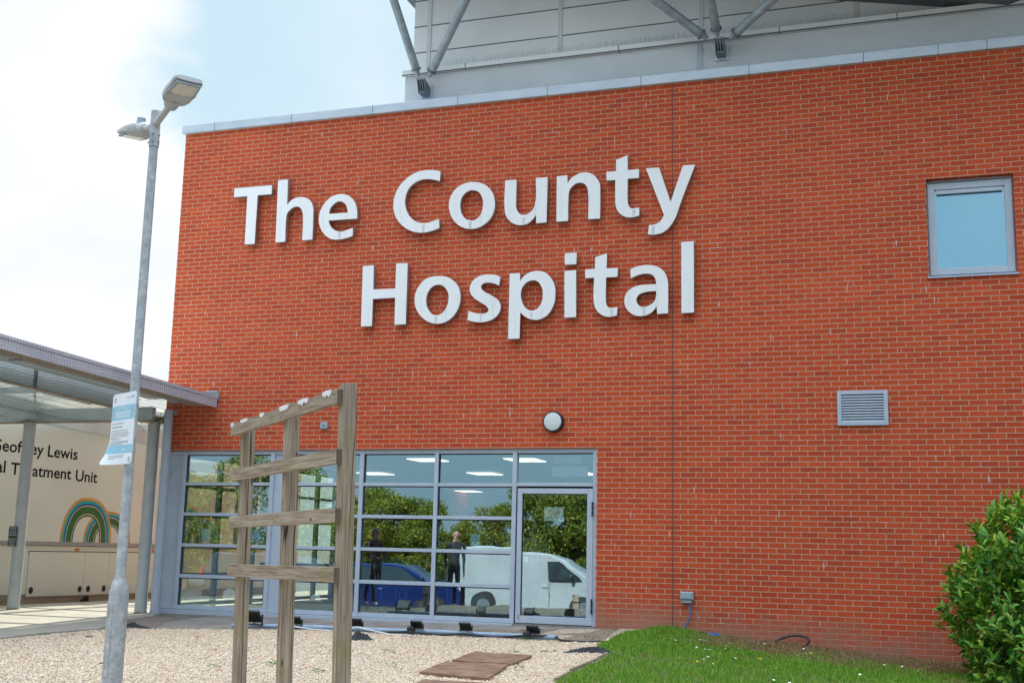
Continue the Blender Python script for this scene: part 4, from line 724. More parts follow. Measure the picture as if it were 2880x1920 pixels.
for key, lab in [('T', 'white raised capital T at the start of the word The'), ('h', 'white raised letter h in the middle of the word The'), ('e', 'white raised letter e ending the word The'), ('C', 'white raised capital C at the start of County'), ('o', 'white raised letter o between C and u in County'), ('u', 'white raised letter u in the middle of County'), ('n', 'white raised letter n between u and t in County'), ('t', 'white raised letter t beside the final y of County'), ('y', 'white raised letter y ending County, its tail crossing the dark wall joint'),
                 ('H', 'white raised capital H at the start of Hospital'), ('o2', 'white raised letter o between H and s in Hospital'), ('s', 'white raised letter s before the p in Hospital'), ('p', 'white raised letter p in Hospital with its stem hanging lowest of all'), ('t2', 'white raised letter t between i and a in Hospital'), ('a', 'white raised letter a before the last l of Hospital, beside the dark wall joint'), ('l', 'white raised tall letter l ending Hospital, right of the dark wall joint')]:
    letter('letter', LT[key], lab)
li = letter('letter', LT['i'], 'white raised letter i with a square dot, between p and t in Hospital')
dt = letter('letter_dot', LT['idot'], ''); del dt['label'], dt['category'], dt['group']; dt.parent = li; dt.matrix_parent_inverse = Matrix.Translation(-li.location)
bpy.data.objects['letter'].name = 'letter'

# drip stains below the bowls of the letters
LOBJ = [o for o in bpy.data.objects if o.get('category') == 'letter']
stain = pm('drip_stain', (0.44, 0.46, 0.49), (0.60, 0.61, 0.62), scale=14, rough=0.5, stretch=(1, 1, .3))
for x, z0, z1 in ((-5.50, 6.018, 6.135), (-4.012, 6.03, 6.15), (-3.21, 6.035, 6.15), (-2.318, 6.045, 6.15), (-.566, 6.06, 6.15), (-.27, 5.755, 5.87), (-3.74, 4.535, 4.645), (-2.985, 4.53, 4.645), (-2.16, 4.53, 4.64), (-.897, 4.53, 4.63), (-.405, 4.525, 4.64)):
    lo = min((o for o in LOBJ if abs(o.location.z - (z0+.02)) < .9 and (o.location.z < 5.5) == (z0 < 5.5)), key=lambda o: abs(o.location.x-x))
    for dx, w in ((-.016, .006), (.016, .006), (0, .004)):
        m = MB(); m.add([(x+dx*.55-w/2, -.1107, z0), (x+dx*.55+w/2, -.1107, z0), (x+dx+w, -.1107, z1), (x+dx-w, -.1107, z1), (x+dx*.55-w/2, -.1098, z0), (x+dx*.55+w/2, -.1098, z0), (x+dx+w, -.1098, z1), (x+dx-w, -.1098, z1)], [(0,1,2,3),(7,6,5,4),(0,4,5,1),(1,5,6,2),(2,6,7,3),(3,7,4,0)])
        m.build('drip_stain', stain, lo)

# things fixed to the wall
t = thing('wall_lamp', 'round black bulkhead lamp with a white diffuser on the brick above the glass door', 'wall lamp', (-1.80, 0, 2.965))
m = MB(); m.tube([(-1.80, 0, 2.965), (-1.80, -.075, 2.965), (-1.80, -.09, 2.965)], [.16, .158, .148], 40); m.build('lamp_housing', M['black'], t, smooth=True)
m = MB(); m.tube([(-1.80, -.088, 2.965), (-1.80, -.098, 2.965), (-1.80, -.106, 2.965), (-1.80, -.110, 2.965)], [.136, .132, .11, .03], 40); m.build('diffuser', M['opal'], t, smooth=True)
t = thing('wall_sensor', 'small square grey sensor box on the brick between two timber posts', 'sensor', (-5.65, 0, 2.91))
m = MB(); m.box(-5.714, -5.586, -.05, 0, 2.905, 3.01); sb = m.build('sensor_box', M['box'], t, bevel=.012)
m = MB(); m.tube([(-5.65, -.05, 2.957), (-5.65, -.056, 2.957)], .012, 12); m.build('sensor_eye', M['black'], t)
t = thing('wall_fitting', 'small pale fitting on the brick beside the downpipe, under the canopy', 'fitting', (-8.49, 0, 3.16))
m = MB(); m.box(-8.545, -8.435, -.06, 0, 3.165, 3.23); m.build('fitting_body', M['box'], t, bevel=.006)
m = MB(); m.box(-8.52, -8.46, -.064, -.06, 3.175, 3.2); m.build('fitting_window', M['dark'], t)
t = thing('outdoor_socket', 'grey weatherproof socket box low on the brick wall with a blue conduit running down', 'socket box', (.21, 0, .379))
m = MB(); m.box(.118, .306, -.075, -.0, .42, .531); m.build('socket_cover', M['box'], t, bevel=.012)
m = MB(); m.box(.135, .285, -.083, -.0755, .437, .518); m.build('socket_lid', M['box'], t, bevel=.004)
m = MB(); m.box(.138, .282, -.06, -.0, .372, .4195); m.build('socket_base', M['box'], t, bevel=.008)
m = MB(); m.tube([(.258, -.035, .372), (.260, -.035, .29), (.252, -.035, .20), (.215, -.035, .10), (.165, -.035, .0), (.15, -.035, -.06)], .0085, 10); m.build('conduit', M['conduit'], t, smooth=True)
m = MB(); pts = [(1.45, -.22, -.10), (1.52, -.2, -.05), (1.62, -.16, -.015), (1.75, -.12, .0), (1.86, -.12, -.02), (1.90, -.16, -.07), (1.86, -.3, -.125), (1.80, -.36, -.14)]
tag(m.tube(pts, .016, 8).build('rubber_hose', M['cable'], smooth=True), 'loop of black hose arching out of the dry grass at the foot of the wall', 'hose')
m = MB(); rr = random.Random(3); pts = [(.52+.03*i, -.20+.02*math.sin(i*2), -.035+.012*math.sin(i*1.7)) for i in range(7)]
tag(m.tube(pts, [.012, .02, .024, .022, .02, .024, .01], 7).build('plastic_scrap', M['conduit'], smooth=True), 'scrap of bright blue plastic lying in the grass by the wall', 'plastic scrap')

# ---------------------------------------------------------------- entrance canopy
t = thing('entrance_canopy', 'grey steel entrance canopy with translucent roof and netting, left of the brick wall', 'canopy', (-9.5, -2, -.1))
zc = lambda y: 3.285 - .0305*y
XF = -7.67
def ybeam(m, x0, x1, y0, y1, zlo, zhi):
    """bar along Y following the fall of the roof; zlo, zhi relative to zc"""
    m.add([(x0,y0,zc(y0)+zlo),(x1,y0,zc(y0)+zlo),(x1,y1,zc(y1)+zlo),(x0,y1,zc(y1)+zlo),(x0,y0,zc(y0)+zhi),(x1,y0,zc(y0)+zhi),(x1,y1,zc(y1)+zhi),(x0,y1,zc(y1)+zhi)],
          [(3,2,1,0),(4,5,6,7),(0,1,5,4),(1,2,6,5),(2,3,7,6),(3,0,4,7)])
YN = -10.0
m = MB()
for y0, y1 in ((YN, -7.006), (-7.0, -4.106), (-4.1, -2.006), (-2.0, -.03)): ybeam(m, XF-.03, XF, y0, y1, 0, .135); ybeam(m, XF-.03, XF+.012, y0, y1, .139, .185)
fa = m.build('fascia', M['fascia'], t)
m = MB(); ybeam(m, XF-.025, XF-.001, YN, -.03, .1352, .1388); m.build('flashing_line', M['seam'], fa)
m = MB(); m.box(-7.86, -7.64, -.035, -.001, 3.40, 3.56); m.box(-7.86, -7.64, -.08, -.036, 3.535, 3.56); m.build('wall_bracket', M['galv'], t)
m = MB(); ybeam(m, -8.02, XF-.031, YN, -.2, -.004, .012); m.build('eaves_soffit', M['flange'], t)
m = MB(); m.tube([(-8.0, YN, zc(YN)+.06), (-8.0, -.75, zc(-.75)+.06)], .075, 14); gu = m.build('gutter_tube', M['col'], t, smooth=True)
m = MB(); ybeam(m, -8.09, -7.92, -.75, -.69, -.03, .14); ybeam(m, -8.09, -7.92, -4.42, -4.36, -.03, .14); pieces(m, 'gutter_joint', M['galv'], gu)
m = MB(); ybeam(m, -9.11, -9.09, YN, -.2, -.09, .30); ba = m.build('beam', M['beam'], t)
m = MB(); ybeam(m, -9.17, -9.03, YN, -.2, -.105, -.0905); m.build('beam_flange', M['flange'], ba)
m = MB(); ybeam(m, -9.02, -7.71, YN, -.03, .16, .172); m.build('eaves_panel', M['beam'], t)
m = MB(); ybeam(m, -9.13, -9.07, -2.76, -2.70, -.09, .3); ybeam(m, -9.13, -9.07, -6.0, -5.94, -.09, .3); pieces(m, 'beam_stiffener', M['bracket'], ba)
m = MB(); ybeam(m, -11.13, -10.99, YN, 6.5, -.24, .10); m.build('beam', M['beam'], t)
for y in (-.30, -4.6, -8.8):
    m = MB(); m.box(-12.0, -8.70 if y > -1 else -9.2, y-.06, y+.06, zc(y)-.24, zc(y)-.02); cb_ = m.build('cross_beam', M['beam'], t)
    m = MB(); m.box(-12.0, -8.70 if y > -1 else -9.2, y-.09, y+.09, zc(y)-.255, zc(y)-.241); m.build('beam_flange', M['flange'], cb_)
for y in (-1.7, -2.73, -3.7, -5.6, -6.8, 1.2, 2.6, 4.0, 5.4):
    m = MB(); m.box(-12.0, -9.2 if y < 0 else -8.72, y-.03, y+.03, zc(y)+.02, zc(y)+.12); m.build('purlin', M['beam'], t)
m = MB(); m.tube([(-9.15, -2.7, zc(-2.7)+.0), (-11.0, -.4, zc(-.4)-.06)], .02, 8); m.tube([(-9.15, -6.0, zc(-6)+.0), (-11.0, -8.7, zc(-8.7)-.06)], .02, 8); pieces(m, 'tie_rod', M['beam'], t)
m = MB(); ybeam(m, -12.02, -9.12, YN, -.1, .13, .15); m.build('roof_sheet', M['sheet'], t)
m = MB(); ybeam(m, -12.02, -8.70, -.09, 7.0, .13, .15); m.build('roof_sheet', M['clearsheet'], t)
m = MB(); ybeam(m, -12.06, -12.025, YN, 7.0, -.02, .18); m.build('fascia', M['fascia'], t)
m = MB(); m.tube([(-9.35, -2.2, zc(-2.2)-.06), (-9.35, -1.1, zc(-1.1)-.06)], .035, 10); m.tube([(-9.35, -6.6, zc(-6.6)-.06), (-9.35, -5.5, zc(-5.5)-.06)], .035, 10); pieces(m, 'strip_light', M['opal'], t, smooth=True)
for (x, y, ht) in ((-11.06, -.47, 3.03), (-8.79, -.13, 3.03), (-11.06, -8.7, 3.2)):
    m = MB(); zb = gz(x, y)-.1; m.tube([(x, y, zb), (x, y, ht)], .1, 24); cl = m.build('column', M['col'], t, smooth=True)
    m = MB(); m.tube([(x, y, ht), (x, y, ht+.012)], .17, 24); m.build('column_cap', M['flange'], cl)
    m = MB(); m.tube([(x, y, zb), (x, y, zb+.125)], .102, 24); m.build('rust_ring', pm('rusty_base', (0.25, 0.12, 0.06), (0.38, 0.36, 0.33), scale=14, rough=0.9) if 'rusty_base' not in bpy.data.materials else bpy.data.materials['rusty_base'], cl)
m = MB(); rr = random.Random(5)
for k in range(170):
    a = rr.uniform(0, 6.28); r = rr.uniform(.05, .30); z = rr.uniform(3.045, 3.13); p = Vector((-8.79+r*math.cos(a), -.13+.7*r*math.sin(a), z)); d = Vector((rr.uniform(-1, 1), rr.uniform(-1, 1), rr.uniform(-.35, .3))).normalized()*rr.uniform(.05, .15)
    m.tube([p-d, p+Vector((0, 0, rr.uniform(-.02, .03))), p+d], .004, 4, False)
tag(m.build('bird_nest', M['nest']), 'untidy bird nest of twigs on top of the column beside the downpipe', 'bird nest')
# netting
m = MB(); y = -9.4; hw = .0011
def cord(a, b):
    a, b = Vector(a), Vector(b); d = (b-a); L = d.length; d.normalize(); p = d.orthogonal().normalized()*hw; q = d.cross(p).normalized()*hw; m.obox((a+b)/2, d*(L/2), p, q)
while y < -.05:
    cord((XF+.02, y, zc(y)-.01), (XF+.022, y, zc(y)+.195)); y += .055
for j, dz in enumerate((.03, .075, .12, .165)):
    prev = None; y = -9.4
    while y < -.05:
        p = (XF+.021, y, zc(y)+dz+.012*math.sin(y*2.2+j)); 
        if prev: cord(prev, p)
        prev = p; y += .3
sag = lambda x, y: zc(y) - .035 - .05*math.sin((x+7.67)*2.3)**2 - .12*min(1, max(0, (-8.2-x)))
for i in range(24):
    x = XF - .02 - i*.15; prev = None
    for y in np.arange(-9.4, -.3, 1.1):
        p = (x, y, sag(x, y)-.09*(x < -9)); 
        if prev: cord(prev, p)
        prev = p
for y in np.arange(-9.4, -.3, .15):
    prev = None
    for x in np.arange(XF-.02, -11.3, -.45):
        p = (x, y, sag(x, y)-.09*(x < -9))
        if prev: cord(prev, p)
        prev = p
m.build('bird_netting', M['net'], t)

# black notice on the column
t = thing('column_notice', 'small black notice with white capitals strapped to the left canopy column', 'notice', (-10.93, -.60, 1.1))
Un = Vector((.94, .34, 0)).normalized(); Vn = Vector((0, 0, 1)); On = Vector((-11.06, -.47, 0)) + Vector((.34, -.94, 0))*.125 + Un*-.07
m = MB()
rows = 8
for i in range(rows):
    pass
vs = []; fs = []
for j in range(9):
    z = .935 + j*.0415; w = .006*math.sin(j*1.9)
    for uu in (-.072, .072): vs.append(On + Un*(uu+w*.4) + Vector((.34, -.94, 0))*w + Vn*z)
    for uu in (-.072, .072): vs.append(On + Un*(uu+w*.4) + Vector((.34, -.94, 0))*(w-.006) + Vn*z)
for j in range(8):
    a = j*4; b = a+4; fs += [(a, a+1, b+1, b), (a+3, a+2, b+2, b+3), (a+2, a, b, b+2), (a+1, a+3, b+3, b+1)]
fs += [(0, 2, 3, 1), (32, 33, 35, 34)]
m.add(vs, fs); bn = m.build('notice_board', M['black'], t)
for i, tx in enumerate(['NO BICYCLES', 'ARE TO BE', 'ATTACHED TO', 'THE HOSPITAL', 'BUILDING FABRIC', '', 'PLEASE USE THE', 'BICYCLE RACK', 'OPPOSITE THE', 'CAR PARK']):
    if tx: place_text('lettering', tx, M['white'], t, On + Vector((.34, -.94, 0))*.009, Un, Vn, cu=0, u1=.0095*len(tx), v0=1.222-.0285*i, cap=.016, ext=.001)
m = MB()
for a, b, c, d in ((-.066, .066, 1.252, 1.256), (-.066, .066, .945, .949)): m.obox(On + Un*0 + Vector((.34, -.94, 0))*.0085 + Vn*((c+d)/2), Un*.066, Vector((.34, -.94, 0))*.001, Vn*.002)
m.build('notice_border', M['white'], t)
m = MB(); m.tube([(-11.06, -.47, 1.105), (-11.06, -.47, 1.118)], .103, 20); m.build('strap', M['galv'], t)

# ---------------------------------------------------------------- treatment trailer
yw = R_(4.0); TU = Vector((math.sin(yw), math.cos(yw), 0)); TV = Vector((0, 0, 1)); TN = TU.cross(TV); TO = Vector((-12.3, 0, 0))
t = thing('treatment_trailer', 'long cream mobile treatment trailer with black lettering and green arch emblem, parked beyond the canopy', 'trailer', TO + TU*3 + Vector((0, 0, -.23)))
def tb(m, u0, u1, z0, z1, d0, d1):
    m.obox(TO + TU*((u0+u1)/2) + TV*((z0+z1)/2) + TN*((d0+d1)/2), TU*((u1-u0)/2), TN*((d1-d0)/2), TV*((z1-z0)/2)); return m
body = tb(MB(), -3.2, 10.2, .955, 3.85, -2.5, 0).build('body', M['cream'], t, bevel=.05)
tb(MB(), -3.2, 10.2, .05, .952, -2.48, -.004).build('lower_body', M['cream'], t, bevel=.02)
tb(MB(), -3.2, 10.2, -.17, .046, -2.46, -.02).build('skirt', pm('skirt_dirty_cream', (0.44, 0.36, 0.24), (0.33, 0.26, 0.17), scale=2.5, rough=0.6, detail=8), t)
tb(MB(), -3.2, 10.2, .955, 1.025, -.001, .012).build('ribbed_moulding', M['ribbed'], t)
tb(MB(), -3.2, 10.2, .90, .906, -.003, .0).build('moulding_line', M['decalw'], t)
mk = MB(); mk.obox(TO, (0,0,0), (0,0,0), (0,0,0))
m = MB(); tb(m, 1.15, 4.93, .838, .85, -.003, .006); tb(m, 1.146, 1.16, .815, .85, -.003, .007); m.build('hatch_rail', M['dark'], t)
for u0, u1, la in ((1.165, 2.615, (1.27, 2.53)), (2.622, 3.30, (2.76, 3.2)), (3.307, 4.93, (3.42, 4.21))):
    h = tb(MB(), u0, u1, .02, .835, -.004, .006).build('hatch', M['cream'], t, bevel=.003)
    for u in la:
        lm = MB(); p = TO + TU*u + TV*.135
        lm.prism([(.05*math.cos(a)*(1.0), .062*math.sin(a)) for a in [k*math.pi/8+math.pi/16*0 for k in range(16)]], p + TN*.0062, TU, TV, TN*.012); lt = lm.build('latch', M['black'], h, fixn=True)
        l2 = MB(); l2.obox(p + TN*.0195, TU*.022, TN*.004, TV*.03); l2.build('latch_paddle', M['rubber'], lt)
m = MB(); tb(m, 1.158, 1.1645, .0, .82, -.003, .003); tb(m, 2.6155, 2.6215, .02, .835, -.003, .0035); tb(m, 3.3005, 3.3065, .02, .835, -.003, .0035); tb(m, -3.2, 10.2, .001, .014, -.003, .001); m.build('hatch_gap', M['ribbed'], t)
for u in (2.38, 4.63, .2, 6.9): tb(MB(), u-.055, u+.055, .868, .908, 0, .022).build('side_marker_lamp', M['amber'], t, bevel=.008)
m = MB(); p = TO + TU*2.75 - TV*.075; m.prism([(-.16, -.01), (-.05, .06), (.06, .07), (.08, .0), (.10, -.06), (.02, -.05), (-.02, -.09), (-.10, -.07)], p - TN*.017, TU, TV, TN*.006); m.build('skirt_hole', M['dark'], t, fixn=True)
m = MB(); m.tube([p + TU*-.05 + TV*-.075 + TN*.01, p + TU*.1 + TV*-.09 + TN*.03, p + TU*.3 + TV*-.085 + TN*.02], .008, 6); m.build('loose_strap', M['ribbed'], t)
place_text('lettering', 'Geoffrey', M['ink'], t, TO + TN*.002, TU, TV, .03, 1.29, 2.615, .215, bold=.012)
place_text('lettering', 'Lewis', M['ink'], t, TO + TN*.002, TU, TV, 1.40, 2.18, 2.605, .215, bold=.012)
place_text('lettering', 'al', M['ink'], t, TO + TN*.002, TU, TV, .19, .405, 2.235, .215, bold=.012)
place_text('lettering', 'Treatment', M['ink'], t, TO + TN*.002, TU, TV, .53, 2.06, 2.215, .215, bold=.012)
place_text('lettering', 'Unit', M['ink'], t, TO + TN*.002, TU, TV, 2.18, 2.78, 2.195, .215, bold=.012)
def arch(uc, z0, bands, d):
    for (w1, h1, w2, h2, key) in bands:
        o = []; K = 40
        for k in range(K+1):
            a = math.pi*(1 - k/K); c, s = math.cos(a), math.sin(a); o.append((uc + w1*(abs(c)**.85)*(1 if c > 0 else -1), z0 + h1*(s**.92)))
        for k in range(K+1):
            a = math.pi*k/K; c, s = math.cos(a), math.sin(a); o.append((uc + w2*(abs(c)**.85)*(1 if c > 0 else -1), z0 + h2*(s**.92)))
        m = MB(); n = K+1; V = [TO + TU*a + TV*b + TN*d for a, b in o] + [TO + TU*a + TV*b + TN*(d+.0015) for a, b in o]; N2 = len(o); fs = []
        for k in range(K):
            i0, i1, j0, j1 = k, k+1, 2*n-1-k, 2*n-2-k
            fs += [(i0, j0, j1, i1), (N2+i0, N2+i1, N2+j1, N2+j0), (i0, i1, N2+i1, N2+i0), (j0, N2+j0, N2+j1, j1)]
        m.add(V, fs); m.build('emblem_arch', M[key], t, fixn=True)
def emblem(du, d0):
    arch(3.20+du, 1.027, [(.68, .62, .635, .58, 'orange'), (.635, .58, .575, .53, 'teal'), (.575, .53, .545, .505, 'blue'), (.545, .505, .53, .49, 'decalw'), (.53, .49, .39, .37, 'green'), (.39, .37, .375, .355, 'decalw'), (.375, .355, .345, .33, 'dgreen')], d0)
    arch(2.60+du, 1.027, [(.70, .86, .655, .81, 'orange'), (.655, .81, .60, .75, 'teal'), (.60, .75, .565, .71, 'blue'), (.565, .71, .55, .695, 'decalw'), (.55, .695, .41, .55, 'green'), (.41, .55, .395, .535, 'decalw'), (.395, .535, .365, .50, 'dgreen')], d0+.003)
emblem(0, .001); emblem(3.0, .001)
for u in (6.2, 7.4):
    m = MB(); p = TO + TU*u - TN*.35; m.tube([p + TV*.24, p + TV*.24 - TN*.28], .47, 28); m.build('wheel', M['rubber'], t, smooth=True)

# ---------------------------------------------------------------- street lamp
LX, LY = -2.25, -9.55
t = thing('street_lamp', 'galvanised twin-arm street lamp with two grey lanterns, left of the brick wall', 'street lamp', (LX, LY, -.25))
zb = gz(LX, LY)
m = MB(); m.tube([(LX, LY, zb-.3), (LX, LY, .66), (LX, LY, .705), (LX, LY, .755), (LX, LY, .80), (LX, LY, 4.40)], [.0715, .0715, .066, .047, .038, .034], 28); pl_ = m.build('pole', M['galv'], t, smooth=True)
m = MB(); m.tube([(LX, LY, 4.115), (LX, LY, 4.41)], .0395, 28); sl_ = m.build('bracket_sleeve', M['galv'], pl_, smooth=True)
m = MB()
for z in (4.15, 4.21):
    for a in (-2.6, -1.3, 0.0, 1.3): m.tube([(LX+.037*math.cos(a), LY+.037*math.sin(a), z), (LX+.05*math.cos(a), LY+.05*math.sin(a), z)], .006, 6)
pieces(m, 'grub_screw', M['bracket'], pl_)
# access door: a curved plate on the base, turned to the left front
m = MB(); vs = []; fs = []; K = 9
for j, z in enumerate((.06, .60)):
    for k in range(K):
        a = R_(205 + k*9); vs.append((LX+.0765*math.cos(a), LY+.0765*math.sin(a), z))
    for k in range(K):
        a = R_(205 + k*9); vs.append((LX+.070*math.cos(a), LY+.070*math.sin(a), z))
for k in range(K-1): fs += [(k, k+1, 2*K+k+1, 2*K+k), (K+k+1, K+k, 3*K+k, 3*K+k+1), (k+1, k, K+k, K+k+1), (2*K+k, 2*K+k+1, 3*K+k+1, 3*K+k)]
fs += [(0, 2*K, 3*K, K), (K-1, 2*K-1, 4*K-1, 3*K-1)]
m.add(vs, fs); m.build('access_door', M['galv'], t, smooth=True, bevel=.003)
PH = R_(-37)
LS = .88
def lantern(sgn, cell, ahead):
    h = Vector((math.cos(PH), math.sin(PH), 0))*sgn; up = Vector((0, 0, 1)); tilt = .17
    d = (h + up*tilt).normalized(); s = d.cross(up).normalized(); n = s.cross(d).normalized(); O = Vector((LX, LY, 4.30))
    m = MB(); m.tube([O + d*.02, O + d*(ahead)], .026, 16); ar = m.build('arm', M['arm'], t, smooth=True)
    P = O + d*(ahead-.09)
    m = MB(); m.tube([P, P + d*.03, P + d*.15], [.040, .056, .058], 16); m.build('arm_clamp', M['lantern'], ar, smooth=True)
    # body: lofted sections  (x, half width, bottom, top)
    sec = [(.10, .05, -.045, .045), (.13, .105, -.052, .06), (.17, .124, -.050, .055), (.24, .130, -.045, .052), (.30, .132, -.034, .045), (.40, .130, -.028, .036), (.48, .130, -.024, .034), (.515, .112, -.02, .022)]
    vs = []; fs = []; K = 16
    for x, w, zb_, zt in [tuple(LS*q for q in e) for e in sec]:
        for k in range(K):
            a = 2*math.pi*k/K; c, si = math.cos(a), math.sin(a); c = math.copysign(abs(c)**.55, c); zz = (zt if si > 0 else -zb_)*math.copysign(abs(si)**.6, si); vs.append(P + d*x + s*(w*c) + n*zz)
    for i in range(len(sec)-1):
        for k in range(K): fs.append((i*K+k, i*K+(k+1) % K, (i+1)*K+(k+1) % K, (i+1)*K+k))
    fs += [tuple(range(K-1, -1, -1)), tuple((len(sec)-1)*K+k for k in range(K))]
    m = MB(); m.add(vs, fs); hd = m.build('lantern', M['lantern'], t, smooth=True, fixn=True)
    m = MB(); m.prism([(.275, -.118), (.30, -.124), (.50, -.108), (.50, .108), (.30, .124), (.275, .118)], P - n*.040*LS, d*LS, s*LS, n*.012*LS); m.build('lens_frame', M['strut'], hd, fixn=True)
    m = MB(); m.prism([(.315, -.092), (.475, -.090), (.475, .090), (.315, .092), (.300, .07), (.300, -.07)], P - n*.0425*LS, d*LS, s*LS, n*.002); m.build('lens', M['lens'], hd, fixn=True)
    if cell:
        m = MB(); m.tube([P + d*.15 + n*.05, P + d*.15 + n*.075, P + d*.15 + n*.105], [.042, .036, .036], 16); m.build('photocell', M['strut'], hd, smooth=True)
lantern(1, False, .42); lantern(-1, True, .36)
# parking sign on the lamp post
A = Vector((-2.12, -9.70, 2.16)); Bq = Vector((-2.475, -9.50, 2.135))       # top right, top left
SU = (A-Bq); SU.z = 0; SW = SU.length; SU.normalize(); SV = Vector((0, 0, 1)); SN = SU.cross(SV)
SO = Vector((Bq.x, Bq.y, 0)); SO += SN*.0
t = thing('parking_sign', 'white and pale blue parking notice on the lamp post, its lower left corner bent outwards', 'sign', (LX, LY, 1.6))
H0, H1 = 1.607, 2.150
def curl(u, v):
    """bent corner: displacement towards the viewer and outwards"""
    k = max(0, (.22-(v-H0))/.22)*max(0, (SW*.75-u)/(SW*.75)); return .075*k*k
def spt(u, v, d=0.0):
    k = curl(u, v); return SO + SU*(u - k*.25) + SV*(v - .04*u/SW*0) + SN*(d+k)
gu, gv = 17, 25; vs = []; fs = []; rc = .03
def rclip(u, v):
    """round the corners"""
    cu_ = min(max(u, rc), SW-rc); cv_ = min(max(v, H0+rc), H1-rc); du, dv = u-cu_, v-cv_; L = math.hypot(du, dv)
    if L > rc: du *= rc/L; dv *= rc/L
    return cu_+du, cv_+dv
for side, dd in ((0, .003), (1, 0.0)):
    for j in range(gv):
        for i in range(gu):
            u, v = rclip(SW*i/(gu-1), H0+(H1-H0)*j/(gv-1)); vs.append(spt(u, v, dd))
for j in range(gv-1):
    for i in range(gu-1):
        a = j*gu+i; fs.append((a, a+1, a+gu+1, a+gu)); b = gu*gv+a; fs.append((b, b+gu, b+gu+1, b+1))
ed = [i for i in range(gu)] + [j*gu+gu-1 for j in range(1, gv)] + [(gv-1)*gu+i for i in range(gu-2, -1, -1)] + [j*gu for j in range(gv-2, 0, -1)]
for p, q in zip(ed, ed[1:]+ed[:1]): fs.append((p, p+gu*gv, q+gu*gv, q))
m = MB(); m.add(vs, fs); sp = m.build('sign_plate', M['signface'], t, smooth=True)
def sband(v0, v1, key, u0=.004, u1=None, name='colour_band', off=.0038):
    u1 = SW-.004 if u1 is None else u1; K = 14; vs = []; fs = []
    for i in range(K+1):
        u = u0+(u1-u0)*i/K; vs += [spt(u, v0, off), spt(u, (v0+v1)/2, off), spt(u, v1, off)]
    for i in range(K): a = i*3; fs += [(a, a+3, a+4, a+1), (a+1, a+4, a+5, a+2)]
    m = MB(); m.add(vs, fs); return m.build(name, M[key], t)
sband(1.945, 2.055, 'signblue'); sband(1.69, 1.752, 'signblue', .006)
SF = SO + SN*.0045
def stext(tx, u0, u1, v, cap, key): place_text('lettering', tx, M[key], t, SF, SU, SV, u0, u1, v, cap, .0006)
stext('DROP OFF ONLY', .08, .30, 2.018, .026, 'signface')
stext('Parking Charge Notice: £50', .035, SW-.02, 1.706, .026, 'signface')
stext('This car park is Private Land', .02, .22, 1.915, .0115, 'greytext'); stext('Terms & Conditions for Parking', .02, .21, 1.888, .0115, 'greytext')
for v in (2.0, 1.982, 1.964): sband(v, v+.008, 'signface', .07, .33, 'small_print', .0046)
rr = random.Random(2)
for i, (v, L) in enumerate([(1.862, .8), (1.846, .85), (1.832, .86), (1.818, .84), (1.806, .3), (1.795, .5), (1.778, .88), (1.768, .86), (1.772-.016, .6)]): sband(v, v+.0045, 'greytext', .02, .02+(SW-.05)*L, 'small_print', .0042)
for v, L in ((1.672, .75), (1.660, .7), (1.648, .3)): sband(v, v+.004, 'greytext', .06, .06+(SW-.12)*L, 'small_print', .0042)
def ring(u, v, r, key):
    m = MB(); vs = []; fs = []; K = 20
    for k in range(K):
        a = 2*math.pi*k/K; vs += [spt(u+r*math.cos(a), v+r*math.sin(a), .0046), spt(u+r*.7*math.cos(a), v+r*.7*math.sin(a), .0046)]
    for k in range(K): a = 2*k; b = 2*((k+1) % K); fs.append((a, b, b+1, a+1))
    a = R_(45); q = r*.8
    vs += [spt(u-q*math.cos(a)-.002, v+q*math.sin(a)-.002, .0046), spt(u+q*math.cos(a)-.002, v-q*math.sin(a)-.002, .0046), spt(u+q*math.cos(a)+.002, v-q*math.sin(a)+.002, .0046), spt(u-q*math.cos(a)+.002, v+q*math.sin(a)+.002, .0046)]; fs.append((2*K, 2*K+1, 2*K+2, 2*K+3))
    m.add(vs, fs); m.build('prohibition_symbol', M[key], t)
ring(.035, 1.985, .02, 'pinktext'); ring(SW-.035, 2.01, .02, 'pinktext'); ring(SW-.04, 1.64, .02, 'greytext')
sband(2.085, 2.118, 'greytext', .035, .043, 'phone_symbol', .0045); sband(2.085, 2.118, 'greytext', .053, .061, 'phone_symbol', .0045); sband(2.112, 2.118, 'greytext', .043, .053, 'phone_symbol', .0045); sband(2.085, 2.09, 'greytext', .043, .053, 'phone_symbol', .0045)
sband(2.106, 2.122, 'signblue', SW-.075, SW-.02, 'logo_block', .0045); stext('Wye Valley', SW-.165, SW-.085, 2.108, .0095, 'greytext')
m = MB()
for z in (1.72, 2.06):
    m.tube([(LX, LY, z-.012), (LX, LY, z+.012)], .041, 20)
    pc = Vector((LX, LY, z)); dd = (SO-pc).dot(SN); m.obox(pc + SN*(dd/2), SU*.012, SN*max(.005, abs(dd)/2), SV*.012)
pieces(m, 'sign_clip', M['galv'], t)

